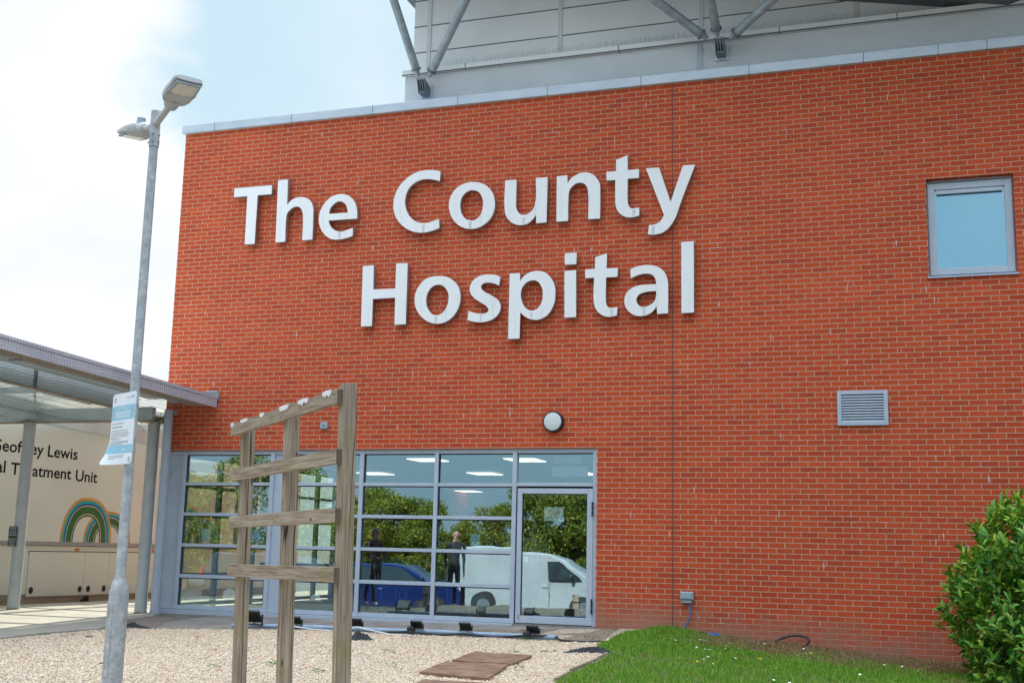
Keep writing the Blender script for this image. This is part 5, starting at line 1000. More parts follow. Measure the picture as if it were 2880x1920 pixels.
# ---------------------------------------------------------------- timber frame
t = thing('wooden_trellis', 'weathered wooden trellis of three posts and four rails standing in the gravel', 'trellis', (-1.75+.02, -8.68+.022, 0), local=True, rz=math.atan2(-.683, .731))
t.rotation_euler[0] = R_(1.4)
for s, top in ((0, 2.045), (1.15, 2.06), (2.30, 2.072)):
    m = MB(); q = .047; m.add([(-q,-q,-.45),(q,-q,-.45),(q,q,-.45),(-q,q,-.45),(-q,-q,top-.012),(q,-q,top),(q,q,top+.006),(-q,q,top-.008)], [(3,2,1,0),(4,5,6,7),(0,1,5,4),(1,2,6,5),(2,3,7,6),(3,0,4,7)])
    m.build('post', M['wood_z'], t, bevel=.004, loc=(s, 0, 0))
RZ = [(1.918, 2.014, 1.94, 2.034, -.215, 2.335), (1.545, 1.640, 1.556, 1.650, -.165, 2.345), (1.168, 1.260, 1.184, 1.277, -.165, 2.350), (.785, .880, .812, .908, -.155, 2.352)]
rails = []
for z0, z1, z2_, z3_, a, b in RZ:
    m = MB(); c = (a+b)/2; zc_ = (z0+z1+z2_+z3_)/4; L = (b-a)/2; y0, y1 = -.086, -.0475
    m.add([(-L,y0,z0-zc_),(L,y0,z2_-zc_),(L,y1,z2_-zc_),(-L,y1,z0-zc_),(-L,y0,z1-zc_),(L,y0,z3_-zc_),(L,y1,z3_-zc_),(-L,y1,z1-zc_)], [(3,2,1,0),(4,5,6,7),(0,1,5,4),(1,2,6,5),(2,3,7,6),(3,0,4,7)])
    rails.append(m.build('rail', M['wood_x'], t, bevel=.003, loc=(c, 0, zc_)))
    e = MB(); e.box(L, L+.0015, y0+.002, y1-.002, z2_-zc_+.002, z3_-zc_-.002); eo = e.build('rail_end_grain', M['bark'], rails[-1], loc=(0, 0, 0)); eo.matrix_parent_inverse = Matrix()
    nb = MB()
    for s in (0, 1.15, 2.30):
        for dz in (-.02, .022): nb.tube([(s-c+random.uniform(-.01, .01), y0, dz), (s-c, y0-.003, dz)], .0045, 8)
    no_ = nb.build('nail', M['bracket'], rails[-1]); no_.matrix_parent_inverse = Matrix()
rr = random.Random(8)
for s0, s1, hh in ((-.205, -.12, .03), (.08, .28, .022), (.62, .73, .03), (1.12, 1.33, .032), (1.55, 1.76, .032), (2.06, 2.23, .032)):
    top = [(s0, .012), (s0+(s1-s0)*.4, .016), (s1, .014)]; bot = []
    k = 7
    for i in range(k+1):
        f = 1-i/k; bot.append((s0+(s1-s0)*f, -hh*rr.uniform(.25, 1.0)*(1 if 0 < i < k else .5)))
    zr = 2.016 + .020*(s0+.2)/2.5; c, zc_ = (RZ[0][4]+RZ[0][5])/2, sum(RZ[0][:4])/4
    m = MB(); m.prism([(a-c, b+zr-zc_-.008) for a, b in top+bot], (0, -.0865, 0), (1, 0, 0), (0, 0, 1), (0, -.004, 0)); o = m.build('peeling_paint', M['flake'], rails[0], fixn=True); o.matrix_parent_inverse = Matrix()

# ---------------------------------------------------------------- floodlights and pipe along the edge of the paving
pts = [(-5.6, -2.50), (-4.75, -2.26), (-3.9, -2.29), (-3.2, -2.36), (-2.6, -2.31), (-2.0, -2.41), (-1.25, -2.47), (-.95, -2.52)]
tag(MB().tube([(x, y, gz(x, y)+.045) for x, y in pts], .03, 12).build('cable_pipe', M['rail'], smooth=True), 'pale blue-grey pipe laid along the edge of the paving, floodlights tied to it', 'pipe')
cp_ = [(-3.4, -2.44, .02), (-3.0, -2.48, .05), (-2.6, -2.40, .015), (-2.2, -2.5, .05), (-1.8, -2.47, .015), (-1.35, -2.54, .06), (-1.0, -2.50, .06), (-.85, -2.68, .02), (-.6, -2.72, .012), (-.35, -2.66, .015), (.05, -2.75, .02)]
tag(MB().tube([(x, y, gz(x, y)+z) for x, y, z in cp_], .013, 8).build('cable', M['cable'], smooth=True), 'black cable trailing from the last floodlight towards the lawn', 'cable')
cp_ = [(-4.7, -2.42, .06), (-4.4, -2.44, .03), (-4.0, -2.43, .02), (-3.75, -2.42, .08), (-3.5, -2.50, .05), (-3.2, -2.58, .015), (-2.9, -2.62, .012)]
tag(MB().tube([(x, y, gz(x, y)+z) for x, y, z in cp_], .008, 8).build('cable', M['white'], smooth=True), 'thin white cable lying in the gravel between floodlights', 'cable')
fl = thing('floodlight', 'black floodlight on the pipe, mostly hidden behind the left timber post', 'floodlight', (-5.15, -2.26, 0), 'floodlights along the edge of the paving', local=True)
def tilt(p): a = R_(38); y, z = p[1], p[2]; return (p[0], y*math.cos(a)-z*math.sin(a), y*math.sin(a)+z*math.cos(a)+.06)
m = MB(); m.box(-.12, .12, -.02, .02, .0, .19); m.v = [tilt(p) for p in m.v]; m.build('lamp_body', M['black'], fl, bevel=.008)
m = MB()
for i in range(9): m.box(-.105+i*.0252, -.099+i*.0252, -.032, -.0205, .02, .17)
m.v = [tilt(p) for p in m.v]; m.build('cooling_fin', M['black'], fl)
m = MB(); m.box(-.105, .105, .0205, .023, .015, .175); m.v = [tilt(p) for p in m.v]; m.build('lamp_glass', M['autoglass'], fl)
m = MB(); m.box(-.135, -.1205, -.012, .012, -.03, .10); m.box(.1205, .135, -.012, .012, -.03, .10); m.box(-.135, .135, -.02, .02, -.04, -.0305); m.v = [(p[0], p[1]-.02, p[2]+.06) for p in m.v]; m.build('stirrup', M['black'], fl)
m = MB(); m.tube([(0, -.05, .10), (.03, -.10, .06), (.10, -.12, .03), (.2, -.13, .02)], .007, 7); m.build('lead', M['cable'], fl, smooth=True)
sp = [(-4.72, -2.28, 'black floodlight on the pipe, seen between the middle and right timber posts'), (-3.82, -2.27, 'black floodlight just right of the right timber post'), (-2.92, -2.33, 'black floodlight with a round junction on the pipe, under the third glazed bay'), (-2.22, -2.36, 'black floodlight on the pipe in front of the mullion left of the glass door'), (-1.28, -2.46, 'black floodlight with a round junction at the right end of the pipe')]
for x, y, lab in sp:
    d = dup(fl, lab); d.scale = (.66, .66, .66); d.location = (x, y, gz(x, y)+.045); d.rotation_euler = (0, 0, random.uniform(-.06, .12))
    if 'round junction' in lab:
        m = MB(); vs = []; fs = []; K = 12
        m.tube([(-.10, -.10, .0), (-.10, -.10, .03), (-.10, -.10, .08), (-.10, -.10, .11)], [.07, .085, .08, .035], 14); m.build('junction_pod', M['black'], d, smooth=True)
fl.location = (-5.30, -2.42, gz(-5.3, -2.42)+.045)

# scraps of weed membrane, slabs, drain cover, leaves, weeds
def crumple(name, x, y, rx, ry, h, seed, label, cat, mat, rot=0.0):
    rr = np.random.default_rng(seed); n = 14; vs = []; fs = []
    hf = rr.uniform(.2, 1, (n, n)); hf = (hf + np.roll(hf, 1, 0) + np.roll(hf, 1, 1))/3
    for j in range(n):
        for i in range(n):
            u, v = i/(n-1)*2-1, j/(n-1)*2-1; k = max(0, 1-(u*u+v*v)**.8); w = 1+.25*math.sin(3*math.atan2(v, u)+seed)
            px, py = u*rx*w, v*ry*w; px, py = px*math.cos(rot)-py*math.sin(rot), px*math.sin(rot)+py*math.cos(rot)
            vs.append((x+px, y+py, gz(x+px, y+py)+.006+h*k*hf[j, i]*1.7))
    for j in range(n-1):
        for i in range(n-1): a = j*n+i; fs.append((a, a+1, a+n+1, a+n))
    m = MB(); m.add(vs, fs); o = m.build(name, mat); sd = o.modifiers.new('thickness', 'SOLIDIFY'); sd.thickness = .004; return tag(o, label, cat)
crumple('membrane_scrap', -3.22, -3.48, .17, .13, .085, 1, 'crumpled black membrane poking up from the gravel beside the right timber post', 'membrane', M['fabric'])
crumple('membrane_scrap', -6.80, -3.06, .26, .10, .06, 2, 'black membrane scrap at the gravel edge beside the lamp post base', 'membrane', M['fabric'])
crumple('membrane_scrap', -.08, -4.12, .27, .10, .06, 3, 'black membrane flap where the gravel meets the lawn', 'membrane', M['fabric'], .2)
def slab(name, P, label):
    m = MB(); n = 10; vs = []
    rr = random.Random(len(label))
    for j in range(n+1):
        for i in range(n+1):
            u, v = i/n, j/n; x = (P[0][0]*(1-u)+P[1][0]*u)*(1-v)+(P[3][0]*(1-u)+P[2][0]*u)*v; y = (P[0][1]*(1-u)+P[1][1]*u)*(1-v)+(P[3][1]*(1-u)+P[2][1]*u)*v
            vs.append((x+rr.uniform(-.006, .006), y+rr.uniform(-.006, .006), gz(x, y)+.034+rr.uniform(-.003, .003)))
    N1 = (n+1)**2; vs += [(x, y, z-.055) for x, y, z in vs]; fs = []
    for j in range(n):
        for i in range(n): a = j*(n+1)+i; fs.append((a, a+1, a+n+2, a+n+1))
    ed = list(range(n+1)) + [j*(n+1)+n for j in range(1, n+1)] + [n*(n+1)+i for i in range(n-1, -1, -1)] + [j*(n+1) for j in range(n-1, 0, -1)]
    for p, q in zip(ed, ed[1:]+ed[:1]): fs.append((p, p+N1, q+N1, q))
    m.add(vs, fs); return tag(m.build(name, M['slab'], fixn=True), label, 'paving slab', 'stepping slabs in the gravel')
slab('paving_slab', [(-1.11, -5.66), (-.41, -5.88), (-.51, -4.89), (-1.26, -4.64)], 'brown riven slab in the gravel, the farther of the two large ones')
slab('paving_slab', [(-.96, -6.84), (-.17, -7.20), (-.42, -5.92), (-1.12, -5.82)], 'brown riven slab in the gravel, middle one of the row, nearer than its twin')
slab('paving_slab', [(-.44, -8.6), (.28, -8.85), (-.03, -7.56), (-.68, -7.42)], 'brown riven slab cut off by the bottom of the picture')
m = MB(); m.tube([(-1.78, -.42, gz(-1.78, -.42)+.001), (-1.78, -.42, gz(-1.78, -.42)+.006)], .19, 32); m.v = [(x, -.42+(y+.42)*.75, z) for x, y, z in m.v]
tag(m.build('drain_cover', pm('drain_cover_metal', (0.30, 0.30, 0.30), (0.22, 0.22, 0.22), scale=9, rough=0.6)), 'round grey drain cover in the paving in front of the glass door', 'drain cover')
def leafscrap(x, y, s, a, lab, mat=None):
    c, si = math.cos(a), math.sin(a); P = [(-s, 0, .0), (-.3*s, .5*s, .012), (.6*s, .35*s, .006), (s, 0, .018), (.4*s, -.45*s, .004), (-.5*s, -.4*s, .014)]
    vs = [(x+p[0]*c-p[1]*si, y+p[0]*si+p[1]*c, gz(x, y)+.012+p[2]) for p in P]; m = MB(); m.add(vs + [(p[0], p[1], p[2]-.003) for p in vs], [(0, 5, 4, 3, 2, 1)[::-1], (6, 11, 10, 9, 8, 7)] + [(i, i+6, (i+1) % 6+6, (i+1) % 6) for i in range(6)])
    return tag(m.build('dead_leaf', mat or M['deadleaf'], fixn=True), lab, 'leaf', 'dead leaves on the gravel')
for x, y, s, a in ((-6.3, -4.6, .06, .3), (-4.1, -7.2, .06, 1.2), (-.6, -4.2, .05, .4), (-.5, -4.12, .05, 2.0), (-4.5, -3.0, .04, 1.0), (-2.9, -2.8, .04, .2), (-5.1, -4.1, .04, 2.2)): leafscrap(x, y, s, a, 'small reddish brown dead leaf lying on the pale gravel')
def weed(x, y, s, seed):
    rr = random.Random(seed); m = MB()
    for k in range(int(14+s*60)):
        a = rr.uniform(0, 6.28); r = rr.uniform(.1, 1)*s; L = rr.uniform(.25, .5)*s; w = L*.3; p = Vector((x+r*math.cos(a)*.8, y+r*math.sin(a)*.8, gz(x, y)+.01+rr.uniform(.0, .5)*s*(1.1-r/s))); b = a+rr.uniform(-.8, .8)
        d = Vector((math.cos(b), math.sin(b), rr.uniform(.1, .7))).normalized()*L; sd = Vector((-math.sin(b), math.cos(b), rr.uniform(-.3, .3)))*w
        m.add([p, p+d*.5+sd, p+d, p+d*.5-sd], [(0, 1, 2, 3)])
    return m
sh = weed(0, 0, .1, 4); wbase = None
for i, (x, y, s) in enumerate([(-2.1, -5.0, .09), (-1.55, -6.2, .08), (-2.6, -6.6, .1), (-2.95, -7.1, .08), (-1.9, -7.0, .09), (-3.6, -5.4, .06), (-3.0, -3.6, .05), (-2.75, -2.9, .07), (-.9, -4.4, .08), (-1.45, -7.3, .07), (-.25, -6.1, .07), (-1.3, -2.75, .08), (-4.9, -2.7, .06), (-5.6, -2.8, .07), (-6.9, -3.5, .06), (-7.0, -4.6, .09), (-2.35, -2.25, .05), (-.62, -2.1, .1), (-.7, -.5, .06)]):
    tag(weed(x, y, s, i).build('weed', M['weed']), 'small green weed growing in the gravel', 'weed', 'weeds in the gravel')

# ---------------------------------------------------------------- laurel bush at the right
def leaf_quads(P, D, Nn, L, Wd, fold=.25, droop=.12):
    """leaves as folded 6-vertex blades: P base, D direction, Nn up-normal (arrays)"""
    n = len(P); D = D/np.linalg.norm(D, axis=1, keepdims=True); Sd = np.cross(D, Nn); Sd /= np.linalg.norm(Sd, axis=1, keepdims=True)+1e-9; Up = np.cross(Sd, D)
    L = L[:, None]; Wd = Wd[:, None]
    a = P; b = P + D*L*.38 - Up*L*droop*.2; c = P + D*L*.75 - Up*L*droop*.7; e = P + D*L - Up*L*droop*1.5
    l1 = b + Sd*Wd*.5 + Up*Wd*fold; r1 = b - Sd*Wd*.5 + Up*Wd*fold; l2 = c + Sd*Wd*.36 + Up*Wd*fold*.7; r2 = c - Sd*Wd*.36 + Up*Wd*fold*.7
    V = np.stack([a, l1, l2, e, r2, r1, b, c], 1).reshape(-1, 3); o = 8*np.arange(n)[:, None]
    F = np.concatenate([o+np.array([q]) for q in ([0, 6, 1], [6, 7, 2], [6, 2, 1], [7, 3, 2], [0, 5, 6], [5, 4, 6], [4, 7, 6], [4, 3, 7])], 0)
    return V, F
def laurel(label):
    t = thing('laurel_bush', label, 'bush', (5.15, -1.75, -.36))
    c = np.array([5.20, -1.75, .42]); rad = np.array([1.50, 1.35, 1.44]); rng = np.random.default_rng(21)
    def surf(n, smin, smax):
        d = rng.normal(size=(n, 3)); d /= np.linalg.norm(d, axis=1, keepdims=True); 
        lump = 1 + .10*np.sin(d[:, 0]*5+1)*np.sin(d[:, 2]*6+.5) + .07*np.sin(d[:, 1]*9+2)*np.cos(d[:, 2]*8) + .06*np.sin(d[:, 0]*13)*np.sin(d[:, 1]*12+d[:, 2]*11)
        s = rng.uniform(smin, smax, n)*lump; p = c + d*rad*s[:, None]; return p, d
    Vs, Fs, off = [], [], 0
    tips, dirs = surf(1900, .88, 1.03); k = tips[:, 2] > -.33; tips, dirs = tips[k], dirs[k]
    for shell, (tp, dr) in enumerate([(tips, dirs), surf(1500, .60, .90)]):
        k = tp[:, 2] > -.36; tp, dr = tp[k], dr[k]
        m_ = 8 if shell == 0 else 6
        for j in range(m_):
            n = len(tp); ax = dr*.55 + np.array([0, 0, .75]) + rng.normal(size=(n, 3))*.22; ax /= np.linalg.norm(ax, axis=1, keepdims=True)
            e1 = np.cross(ax, rng.normal(size=(n, 3))); e1 /= np.linalg.norm(e1, axis=1, keepdims=True); spread = .45 + .85*(j/m_)
            D = ax*math.cos(spread) + e1*math.sin(spread) + rng.normal(size=(n, 3))*.12; base = tp - ax*(.012+.016*j)[..., None] if False else tp - ax*(.010+.014*j)
            V, F = leaf_quads(base, D, ax, rng.uniform(.075, .165, n)*(1.0 if shell else .95), rng.uniform(.032, .058, n)); Vs.append(V); Fs.append(F+off); off += len(V)
    me = mesh_np('foliage', np.concatenate(Vs), np.concatenate(Fs), M['laurel']); link('foliage', me, t)
    m = MB(); rr = random.Random(4)
    for i in range(26):
        a = rr.uniform(0, 6.28); r = rr.uniform(.1, .9); m.tube([(5.15+.15*math.cos(a), -1.75+.15*math.sin(a), -.40), (5.15+.6*r*math.cos(a), -1.75+.6*r*math.sin(a), .2), (5.15+1.2*r*math.cos(a), -1.75+1.1*r*math.sin(a), rr.uniform(.6, 1.6))], [.03, .02, .008], 7)
    m.build('stems', M['bark'], t, smooth=True)
laurel('rounded evergreen laurel bush with glossy green leaves against the brick wall')

# ---------------------------------------------------------------- daisies and buttercups in the lawn
def flower(name, mat, r, h):
    m = MB(); m.tube([(0, 0, 0), (.003, 0, h)], .0016, 5); K = 10; vs = [(0, 0, h+.002)]
    for k in range(K*2): a = math.pi*k/K; q = r*(1 if k % 2 else .8); vs.append((.003+q*math.cos(a), q*math.sin(a), h+.004))
    vs.append((.003, 0, h-.003))
    m.cur = 1; m.add(vs, [(0, i, i % (2*K)+1) for i in range(1, 2*K+1)] + [(2*K+1, i % (2*K)+1, i) for i in range(1, 2*K+1)])
    return m.build(name, [M['weed'], mat])
d0 = tag(flower('daisy', M['petal'], .017, .055), 'small white daisy in the green lawn', 'daisy', 'white daisies in the lawn'); b0 = tag(flower('buttercup', M['yellow'], .015, .065), 'small yellow buttercup in the green lawn', 'buttercup', 'yellow buttercups in the lawn')
rr = random.Random(12); spots = []
while len(spots) < 54:
    if rr.random() < .65: x, y = rr.gauss(1.35, .65), rr.gauss(-1.75, .7)
    else: x, y = rr.uniform(.5, 3.4), rr.uniform(-5, -.9)
    if .25 < x < 3.8 and -6 < y < -.75: spots.append((x, y))
for i, (x, y) in enumerate(spots):
    o = d0 if i == 0 else d0.copy()
    if i: COL.objects.link(o)
    o.location = (x, y, gz(x, y)); o.rotation_euler = (rr.uniform(-.3, .6), rr.uniform(-.3, .3), rr.uniform(0, 6))
for i, (x, y) in enumerate([(1.1, -4.2), (1.25, -4.25), (.85, -4.9), (2.2, -1.45), (2.26, -1.43), (1.9, -3.9), (2.05, -1.6), (1.6, -3.1)]):
    o = b0 if i == 0 else b0.copy()
    if i: COL.objects.link(o)
    o.location = (x, y, gz(x, y)); o.rotation_euler = (.4, 0, i)

# ---------------------------------------------------------------- notices on the glass and inside the hall
def sheet(x0, x1, z0, z1, y, name, mat, label, cat='notice', skew=0.0):
    m = MB(); d = .0012; m.add([(x0,y,z0),(x1,y,z0+skew),(x1,y,z1+skew),(x0,y,z1),(x0,y+d,z0),(x1,y+d,z0+skew),(x1,y+d,z1+skew),(x0,y+d,z1)], [(0,1,2,3),(7,6,5,4),(0,4,5,1),(1,5,6,2),(2,6,7,3),(3,7,4,0)]); return tag(m.build(name, mat), label, cat)
o = sheet(-1.955, -1.655, 1.495, 1.70, .0655, 'paper_notice', M['paper'], 'white paper with a pale map drawing taped inside the glass door')
m = MB(); m.tube([(-1.94, .0648, 1.61), (-1.90, .0648, 1.615), (-1.84, .0648, 1.60), (-1.78, .0648, 1.61), (-1.74, .0648, 1.63), (-1.71, .0648, 1.655)], .006, 5); m.tube([(-1.76, .0648, 1.60), (-1.75, .0648, 1.55), (-1.735, .0648, 1.535)], .006, 5); m.tube([(-1.93, .0648, 1.555), (-1.90, .0648, 1.54), (-1.86, .0648, 1.545)], .004, 5); m.build('map_drawing', M['ochre'], o)
sheet(-3.135, -2.985, 1.095, 1.285, .099, 'paper_notice', M['bluepaper'], 'blue notice sheet inside the pane left of the door, above the van reflection', skew=-.004)
sheet(-7.865, -7.71, 1.095, 1.292, .099, 'paper_notice', M['paper'], 'pale notice sheet inside the leftmost glazed bay', skew=-.004)
sheet(-6.94, -6.765, 1.09, 1.292, .099, 'paper_notice', M['bluepaper'], 'blue notice sheet inside the leftmost bay, right of the left timber post', skew=-.004)
sheet(-2.27, -2.19, .885, .965, .0655, 'paper_notice', M['paper'], 'small white card low on the glass door')
t = thing('hanging_sign', 'pale hanging sign seen from behind above the glass door', 'hanging sign', (-1.7, .5, 2.2))
m = MB(); m.box(-2.0, -1.42, .55, .57, 2.185, 2.345); m.build('sign_board', M['paper'], t, bevel=.01)
m = MB(); m.box(-1.95, -1.52, .56, .575, 2.39, 2.50); m.build('upper_board', M['paper'], t)
m = MB(); m.tube([(-1.95, .56, 2.34), (-1.95, .56, 2.40)], .006, 6); m.tube([(-1.47, .56, 2.34), (-1.47, .56, 2.40)], .006, 6); m.tube([(-1.9, .567, 2.49), (-1.9, .567, 2.62)], .004, 6); m.tube([(-1.57, .567, 2.49), (-1.57, .567, 2.62)], .004, 6); m.build('hanger', M['bracket'], t)
t = thing('window_banner', 'tall white banner with a blue head inside the left side glazing', 'banner', (-8.5, 2.2, 0))
for (y0, y1, tx) in ((2.13, 2.86, ''), (3.0, 3.70, 'a')):
    m = MB(); m.box(-8.535, -8.525, y0, y1, .98, 2.04); m.build('white_panel', M['bannerwhite'], t)
    m = MB(); m.box(-8.535, -8.525, y0, y1, 2.041, 2.42); m.build('blue_panel', M['bannerblue'], t)
    if tx: place_text('lettering', tx, M['white'], t, (-8.524, 0, 0), (0, 1, 0), (0, 0, 1), y0+.17, y0+.45, 2.13, .30)
t = thing('hall_table', 'long low table inside the hall behind the left glazing', 'table', (-6.5, 2.4, 0))
m = MB(); m.box(-8.0, -5.2, 2.2, 2.8, .70, .74); m.build('tabletop', M['infloor'], t, bevel=.004)
for x in (-7.9, -5.3):
    for y in (2.27, 2.73): m = MB(); m.box(x-.025, x+.025, y-.025, y+.025, -.03, .699); m.build('leg', M['bracket'], t)
ch = thing('hall_chair', 'dark chair inside the hall behind the second glazed bay, left of another', 'chair', (-5.7, 1.3, -.03), 'chairs inside the hall', local=True)
m = MB(); m.box(-.24, .24, -.24, .24, .42, .48); m.build('seat', M['seat'], ch, bevel=.02)
m = MB(); m.box(-.24, .24, .2, .26, .52, .92); m.build('backrest', M['seat'], ch, bevel=.02)
for x in (-.2, .2):
    for y in (-.2, .2): m = MB(); m.tube([(x, y, 0), (x, y, .42)], .014, 8); m.build('leg', M['bracket'], ch)
    m = MB(); m.tube([(x, .22, .42), (x, .235, .56)], .014, 8); m.build('back_support', M['bracket'], ch)
for x, y, a, lab in ((-5.0, 1.35, .2, 'dark chair inside the hall behind the second glazed bay, nearest the right timber post'), (-4.2, 2.0, 2.6, 'dark chair inside the hall behind the third glazed bay')):
    d = dup(ch, lab); d.location = (x, y, -.03); d.rotation_euler = (0, 0, a)

# ---------------------------------------------------------------- people
def person(label, at, rz, height, shirt, trousers, hair, seated=False, arms='down', rough_hair=True, bald=False):
    """one continuous skinned body on a posed skeleton; hair and shoes as children"""
    s = height/1.75; J = {}; E = []; R = {}
    def j(n, x, y, z, r, par=None): J[n] = (x*s, y*s, z*s); R[n] = r*s; E.append((par, n)) if par else None
    j('pelvis', 0, 0, .95, .125); j('waist', 0, .0, 1.08, .115, 'pelvis'); j('chest', 0, .0, 1.27, .135, 'waist'); j('shoulders', 0, .01, 1.40, .10, 'chest'); j('neck', 0, .0, 1.49, .052, 'shoulders')
    j('jaw', 0, -.02, 1.56, .068, 'neck'); j('skull', 0, -.005, 1.635, .088, 'jaw'); j('crown', 0, .0, 1.70, .062, 'skull')
    for q, sd in (('l', 1), ('r', -1)):
        j('sh'+q, sd*.17, .01, 1.41, .06, 'shoulders')
        if arms == 'down': pe, pw, ph = (sd*.23, .03, 1.13), (sd*.24, -.04, .88), (sd*.24, -.06, .80)
        else: pe, pw, ph = (sd*.24, -.02, 1.14), (sd*.15, -.22, 1.10), (sd*.11, -.29, 1.12)
        j('el'+q, *pe, .042, 'sh'+q); j('wr'+q, *pw, .029, 'el'+q); j('pa'+q, *ph, .034, 'wr'+q)
        d = Vector(ph) - Vector(pw); d.normalize(); e = Vector((0, 1, 0)) if arms == 'down' else Vector((sd, 0, 0)); 
        for fi, (o, L) in enumerate(((-.028, .075), (-.010, .088), (.009, .083), (.027, .066))):
            p1 = Vector(ph) + d*.035 + e*o; p2 = p1 + d*L*.55 + Vector((-sd*.006, 0, 0)); p3 = p2 + d*L*.4 + Vector((-sd*.016, 0, 0))
            j('f%d%s' % (fi, q), *p1, .0095, 'pa'+q); j('g%d%s' % (fi, q), *p2, .0085, 'f%d%s' % (fi, q)); j('h%d%s' % (fi, q), *p3, .007, 'g%d%s' % (fi, q))
        p1 = Vector(pw) + d*.03 - e*.035; p2 = p1 + d*.05 - e*.012; j('ta'+q, *p1, .012, 'wr'+q); j('tb'+q, *p2, .009, 'ta'+q)
        st = .06*sd
        j('hip'+q, sd*.09, 0, .90, .092, 'pelvis'); j('kn'+q, sd*.10, -.02-st*.3, .50, .06, 'hip'+q); j('an'+q, sd*.10, .02+st*.4, .09, .042, 'kn'+q); j('he'+q, sd*.10, .02+st*.4, .045, .042, 'an'+q); j('to'+q, sd*.115, -.13+st*.4, .035, .036, 'he'+q)
    names = list(J); me = bpy.data.meshes.new('body'); me.from_pydata([J[n] for n in names], [(names.index(a), names.index(b)) for a, b in E], [])
    o = bpy.data.objects.new('body_rig', me); COL.objects.link(o); o.modifiers.new('skin', 'SKIN')
    for i, n in enumerate(names):
        sv = me.skin_vertices[0].data[i]; sv.radius = (R[n], R[n]*(.72 if n in ('pelvis', 'waist', 'chest', 'shoulders') else 1)); sv.use_root = (n == 'pelvis')
    ss = o.modifiers.new('sub', 'SUBSURF'); ss.levels = 2; ss.render_levels = 2
    bpy.context.view_layer.update(); bm_ = bpy.data.meshes.new_from_object(o.evaluated_get(bpy.context.evaluated_depsgraph_get())); bpy.data.objects.remove(o)
    bm_.name = 'body'; bm_.materials.clear()
    for k in (M['skin'], shirt, trousers, M['shoe']): bm_.materials.append(k)
    hw = Vector(J['wrl']), Vector(J['wrr'])
    for p in bm_.polygons:
        c = p.center; z = c.z/s; near = min((c-hw[0]).length, (c-hw[1]).length)/s; handish = near < .20 and ((abs(c.x)/s > .2 and z < .89) if arms == 'down' else c.y/s < -.21)
        p.material_index = 0 if z > 1.475 or handish else (3 if z < .075 else (1 if z > .93 or abs(c.x)/s > .205 else 2)); p.use_smooth = True
    t = thing('person', label, 'person', at, local=True, rz=rz)
    bo = link('body', bm_, t)
    f = MB(); 
    for sd in (1, -1): f.tube([(sd*.031*s, -.088*s, 1.628*s), (sd*.031*s, -.094*s, 1.628*s)], [.011*s, .006*s], 8)
    pieces(f, 'eye', M['ink'], t, smooth=True)
    f = MB(); f.tube([(0, -.083*s, 1.63*s), (0, -.105*s, 1.60*s), (0, -.088*s, 1.588*s)], [.009*s, .014*s, .012*s], 8); f.tube([(-.022*s, -.083*s, 1.556*s), (0, -.09*s, 1.555*s), (.022*s, -.083*s, 1.556*s)], .005*s, 6)
    for sd in (1, -1): f.tube([(sd*.083*s, .0, 1.60*s), (sd*.094*s, .005, 1.63*s), (sd*.085*s, .012, 1.65*s)], [.010*s, .014*s, .010*s], 7)
    f.build('face_features', M['skin'], t, smooth=True)
    if hair:
        h = MB(); K = 18; vs = []; fs = []
        for i in range(8):
            ph = math.pi*.5*i/7
            for k in range(K):
                a = 2*math.pi*k/K; back = (math.sin(a)+1)/2; lim = ph*(.95+.62*back); vs.append((.099*s*math.sin(lim)*math.cos(a), .004+.104*s*math.sin(lim)*math.sin(a), 1.655*s+.106*s*math.cos(lim) - (.05*s*back if i == 7 else 0)))
        for i in range(7):
            for k in range(K): fs.append((i*K+k, (i+1)*K+k, (i+1)*K+(k+1) % K, i*K+(k+1) % K))
        h.add(vs, fs); ho = h.build('hair', hair, t, smooth=True); sd_ = ho.modifiers.new('thickness', 'SOLIDIFY'); sd_.thickness = .012
    return t
person('bald man in dark clothes standing by the car park, reflected left of the door', (-7.0, -9.3, gz(-7.0, -9.3)), R_(150), 1.76, M['darkcloth'], M['darkcloth'], None)
person('grey-haired person in a dark top, reflected in the third glazed bay', (-8.5, -7.9, gz(-8.5, -7.9)), R_(120), 1.66, M['darkcloth'], M['darkcloth'], M['greyhair'], arms='up')
person('person in a pale blue striped shirt inside the hall behind the door', (-3.66, 5.0, -.03), R_(200), 1.60, M['striped'], M['jeans'], bpy.data.materials['bark'])

